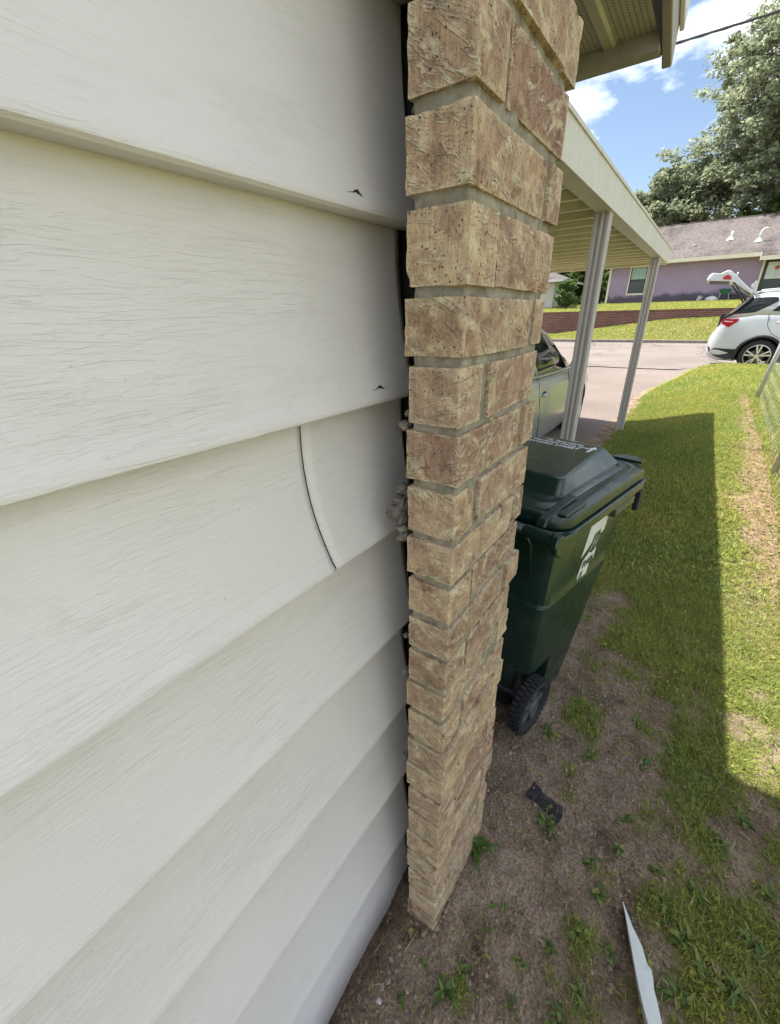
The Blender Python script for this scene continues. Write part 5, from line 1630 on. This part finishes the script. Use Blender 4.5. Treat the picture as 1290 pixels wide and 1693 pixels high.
for px, py, n, s, kd in [(px_, py_, int(n_*1.5), s_, k_d) for px_, py_, n_, s_, k_d in [(972, 1252, 7, 1.0, (0, 1)), (1066, 1262, 6, 1.1, (0, 2)), (902, 1362, 9, 1.1, (0, 1)), (828, 1495, 5, .8, (1, 2)), (975, 1425, 8, .9, (0, 1)), (736, 1645, 9, 1.0, (0, 1)), (762, 1610, 6, .8, (1,)),
                         (1100, 1505, 9, 1.2, (1, 0)), (1130, 1555, 10, 1.2, (0, 1)), (1022, 1405, 8, .9, (0, 2)), (1035, 1352, 7, .9, (0, 1)), (1072, 1630, 9, .8, (1, 3)), (1160, 1605, 9, 1.1, (0, 1)), (955, 1645, 9, .8, (1, 3)),
                         (925, 1685, 8, .9, (1,)), (905, 1570, 9, .9, (0, 2)), (960, 1545, 10, 1.0, (0, 2)), (860, 1590, 5, .7, (1,)), (1228, 1362, 7, 1.0, (0,)), (1050, 1195, 6, .9, (2, 0)), (1190, 1400, 20, .9, (1, 3)), (1240, 1560, 12, 1.1, (0, 1)),
                         (990, 1480, 9, .9, (0, 2)), (1080, 1440, 8, .9, (0, 2)), (1150, 1480, 9, .9, (0, 1)), (1210, 1640, 14, 1.1, (1, 3)), (1120, 1650, 10, 1.0, (0, 1)), (845, 1655, 6, .7, (1,)), (810, 1540, 5, .6, (1, 2)), (1005, 1575, 7, .8, (0, 2)),
                         (700, 1600, 4, .7, (1,)), (665, 1655, 4, .7, (2,)), (1265, 1480, 10, 1.0, (0, 1)), (1150, 1290, 12, 1.0, (0, 1)), (1110, 1240, 11, 1.0, (0, 2))]]:
    look = {(1, 3): 'tufted weed with long narrow leaves', (1,): 'thin weed with narrow pointed leaves', (0, 2): 'low weed with short rounded leaves', (2, 0): 'low weed with short rounded leaves', (1, 2): 'tiny seedling with a few small leaves',
            (2,): 'tiny round-leaved seedling', (0, 1): 'leafy weed with pointed oval leaves', (1, 0): 'leafy weed with pointed oval leaves', (0,): 'leafy weed with broad oval leaves'}[kd]
    def near_(x, y, r_): return (px-x)**2+(py-y)**2 < r_*r_
    place = ('beside the torn black rubber flap' if near_(900, 1330, 70) else 'right beside the white siding scrap' if near_(1050, 1590, 85) else 'on dark soil below the brick pillar' if px < 780 else
             'by the bare soil near the bin' if py < 1300 and px < 1070 else 'at the edge of the lawn grass' if px > 1140 else 'in bare soil between pillar and siding scrap' if px < 1000 else 'in the weedy soil beyond the siding scrap')
    weed(px, py, n, s, kd, look + ' ' + place, group=GW)

# ------------------------------------------------------------------ scraps on the ground
def gpt(px, py):
    q = on(px, py, 2, .03)
    for _ in range(5): q = on(px, py, 2, ground_height(q[0], q[1]))
    return Vector(q)
# torn strip of white siding, standing on edge out of a scrape in the soil
p0 = gpt(1031, 1500)
outline_l = [(1030, 1490), (1036, 1520), (1045, 1570), (1054, 1620), (1063, 1660), (1072, 1693), (1086, 1760)]
outline_r = [(1031, 1492), (1046, 1530), (1062, 1560), (1070, 1590), (1078, 1605), (1083, 1640), (1094, 1693), (1108, 1760)]
strip = tag(empty('siding_scrap', tuple(p0)), 'torn pointed strip of white siding sticking up from the weedy soil', 'scrap')
mb = MB()
N = 14
Lc = np.array([on(*(np.interp(t, np.linspace(0, 1, len(outline_l)), [p[0] for p in outline_l]), np.interp(t, np.linspace(0, 1, len(outline_l)), [p[1] for p in outline_l])), 2, .055+.035*t) for t in np.linspace(0, 1, N)])
Rc = np.array([on(*(np.interp(t, np.linspace(0, 1, len(outline_r)), [p[0] for p in outline_r]), np.interp(t, np.linspace(0, 1, len(outline_r)), [p[1] for p in outline_r])), 2, .050+.010*t) for t in np.linspace(0, 1, N)])
for a, b in zip(Lc, Rc):
    a = Vector(a)-p0; b = Vector(b)-p0
    jag = random.uniform(-.0016, .0016)
    mb.v += [tuple(a), tuple(a.lerp(b, .42)+Vector((0, 0, .0012))), tuple(b+Vector((jag, jag, 0)))]
for k in range(N-1):
    for q in (0, 1): mb.f.append((k*3+q, k*3+q+1, k*3+q+4, k*3+q+3))
o = mb.build('strip', M['scrap_white'], strip)
md = o.modifiers.new('thickness', 'SOLIDIFY'); md.thickness = .0016
# the folded flange turns down into the soil
mb = MB()
for a in Lc:
    a = Vector(a)-p0; g_ = ground_height(a.x+p0.x, a.y+p0.y)-p0.z
    mb.v += [tuple(a+Vector((.001, 0, -.001))), (a.x+.012, a.y, g_-.015)]
for k in range(N-1): mb.f.append((k*2, k*2+1, k*2+3, k*2+2))
o = mb.build('flange', M['scrap_white'], strip); md = o.modifiers.new('thickness', 'SOLIDIFY'); md.thickness = .0012

fl = gpt(900, 1325)
poly = [gpt(*p)-fl for p in [(884, 1292), (868, 1316), (890, 1330), (905, 1345), (921, 1366), (930, 1352), (931, 1334), (912, 1322), (898, 1312)]]
scrap = tag(empty('rubber_scrap', tuple(fl)), 'torn flap of black rubber lying on the soil near the pillar', 'scrap')
mb = MB(); n = len(poly); th = .007
mb.add([(p.x, p.y, p.z+.001+.003*math.sin(i*1.7)) for i, p in enumerate(poly)] + [(p.x, p.y, p.z+.005+.003*math.sin(i*1.7)) for i, p in enumerate(poly)],
       [tuple(range(n-1, -1, -1)), tuple(range(n, 2*n))] + [(i, (i+1) % n, (i+1) % n+n, i+n) for i in range(n)])
mb.build('flap', M['black_rubber_scrap'], scrap, bevel=.0015)
mb = MB()
for k in range(9):
    a = gpt(886+4*k, 1306+4.6*k) - fl; b = gpt(880+4.6*k, 1314+4.6*k) - fl
    mb.tube([a+Vector((0, 0, .006)), b+Vector((0, 0, .006))], .0016, 5)
mb.build('moulded_ribs', M['black_rubber_scrap'], scrap)
# curved twig beside the bin
tw = [gpt(*p)+Vector((0, 0, .004+.004*i*(7-i)/6)) for i, p in enumerate([(962, 1118), (950, 1130), (940, 1142), (934, 1156), (933, 1168), (936, 1178), (940, 1184)])]
o = MB(); base_t = tw[0].copy(); o.tube([p-base_t for p in tw], [.0012, .0016, .002, .002, .0022, .0024, .0018], 6)
o = o.build('twig', M['twig'], None, smooth=True); o.location = base_t; tag(o, 'thin curved brown twig on the soil beside the bin', 'twig')
for pts, lab in (([(617, 1580), (628, 1562), (640, 1545), (652, 1520)], 'pale dry stem lying at the foot of the siding'), ([(636, 1470), (648, 1488), (655, 1500), (664, 1512)], 'short dark dry stem behind the brick pillar foot'),
                 ([(668, 1575), (678, 1560), (690, 1540)], 'short straight dry stalk on the soil below the pillar'), ([(1075, 1252), (1085, 1270), (1095, 1285)], 'dark straight twig among the weeds near the lawn')):
    tw = [gpt(*p)+Vector((0, 0, .004)) for p in pts]; b_ = tw[0].copy()
    o = MB(); o.tube([p-b_ for p in tw], .0016, 6); o = o.build('dry_stem', M['dry_stem'] if 'pale' in lab or 'stalk' in lab else M['twig'], None, smooth=True); o.location = b_; tag(o, lab, 'stem')
for px, py, s, lab in ((627, 1655, .007, 'small white pebble on the dark soil near the siding'), (607, 1653, .009, 'dull tan pebble on the soil right beside the siding'), (1000, 1151, .005, 'tiny white pebble on bare soil between bin and lawn'), (1117, 1111, .007, 'pale flat stone at the edge of the shaded grass')):
    p = gpt(px, py)
    bm = bmesh.new(); bmesh.ops.create_icosphere(bm, subdivisions=2, radius=1)
    for v in bm.verts:
        n_ = v.co.copy(); v.co = Vector((n_.x*s*1.1, n_.y*s*.85, n_.z*s*.6))*(1+.25*noise.noise(n_*1.7+Vector((px, 0, 0))))
    me = bpy.data.meshes.new('pebble'); bm.to_mesh(me); bm.free(); me.polygons.foreach_set('use_smooth', [True]*len(me.polygons))
    o = link(me, 'pebble', M['pebble'] if 'tan' not in lab else M['stone_grey']); o.location = p+Vector((0, 0, s*.3)); tag(o, lab, 'pebble')
for px, py, s, lab in ((1180, 1592, .028, 'curled brown dead leaf among the weeds'), (1085, 1120, .02, 'small reddish dead leaf on the shaded lawn')):
    p = gpt(px, py); me = leaf_mesh(s, s*.35, .5, .8); me.materials.clear()
    o = link(me, 'dead_leaf', M['dead_leaf']); o.location = p+Vector((0, 0, .006)); o.rotation_euler = (.2, -.1, px); tag(o, lab, 'leaf')
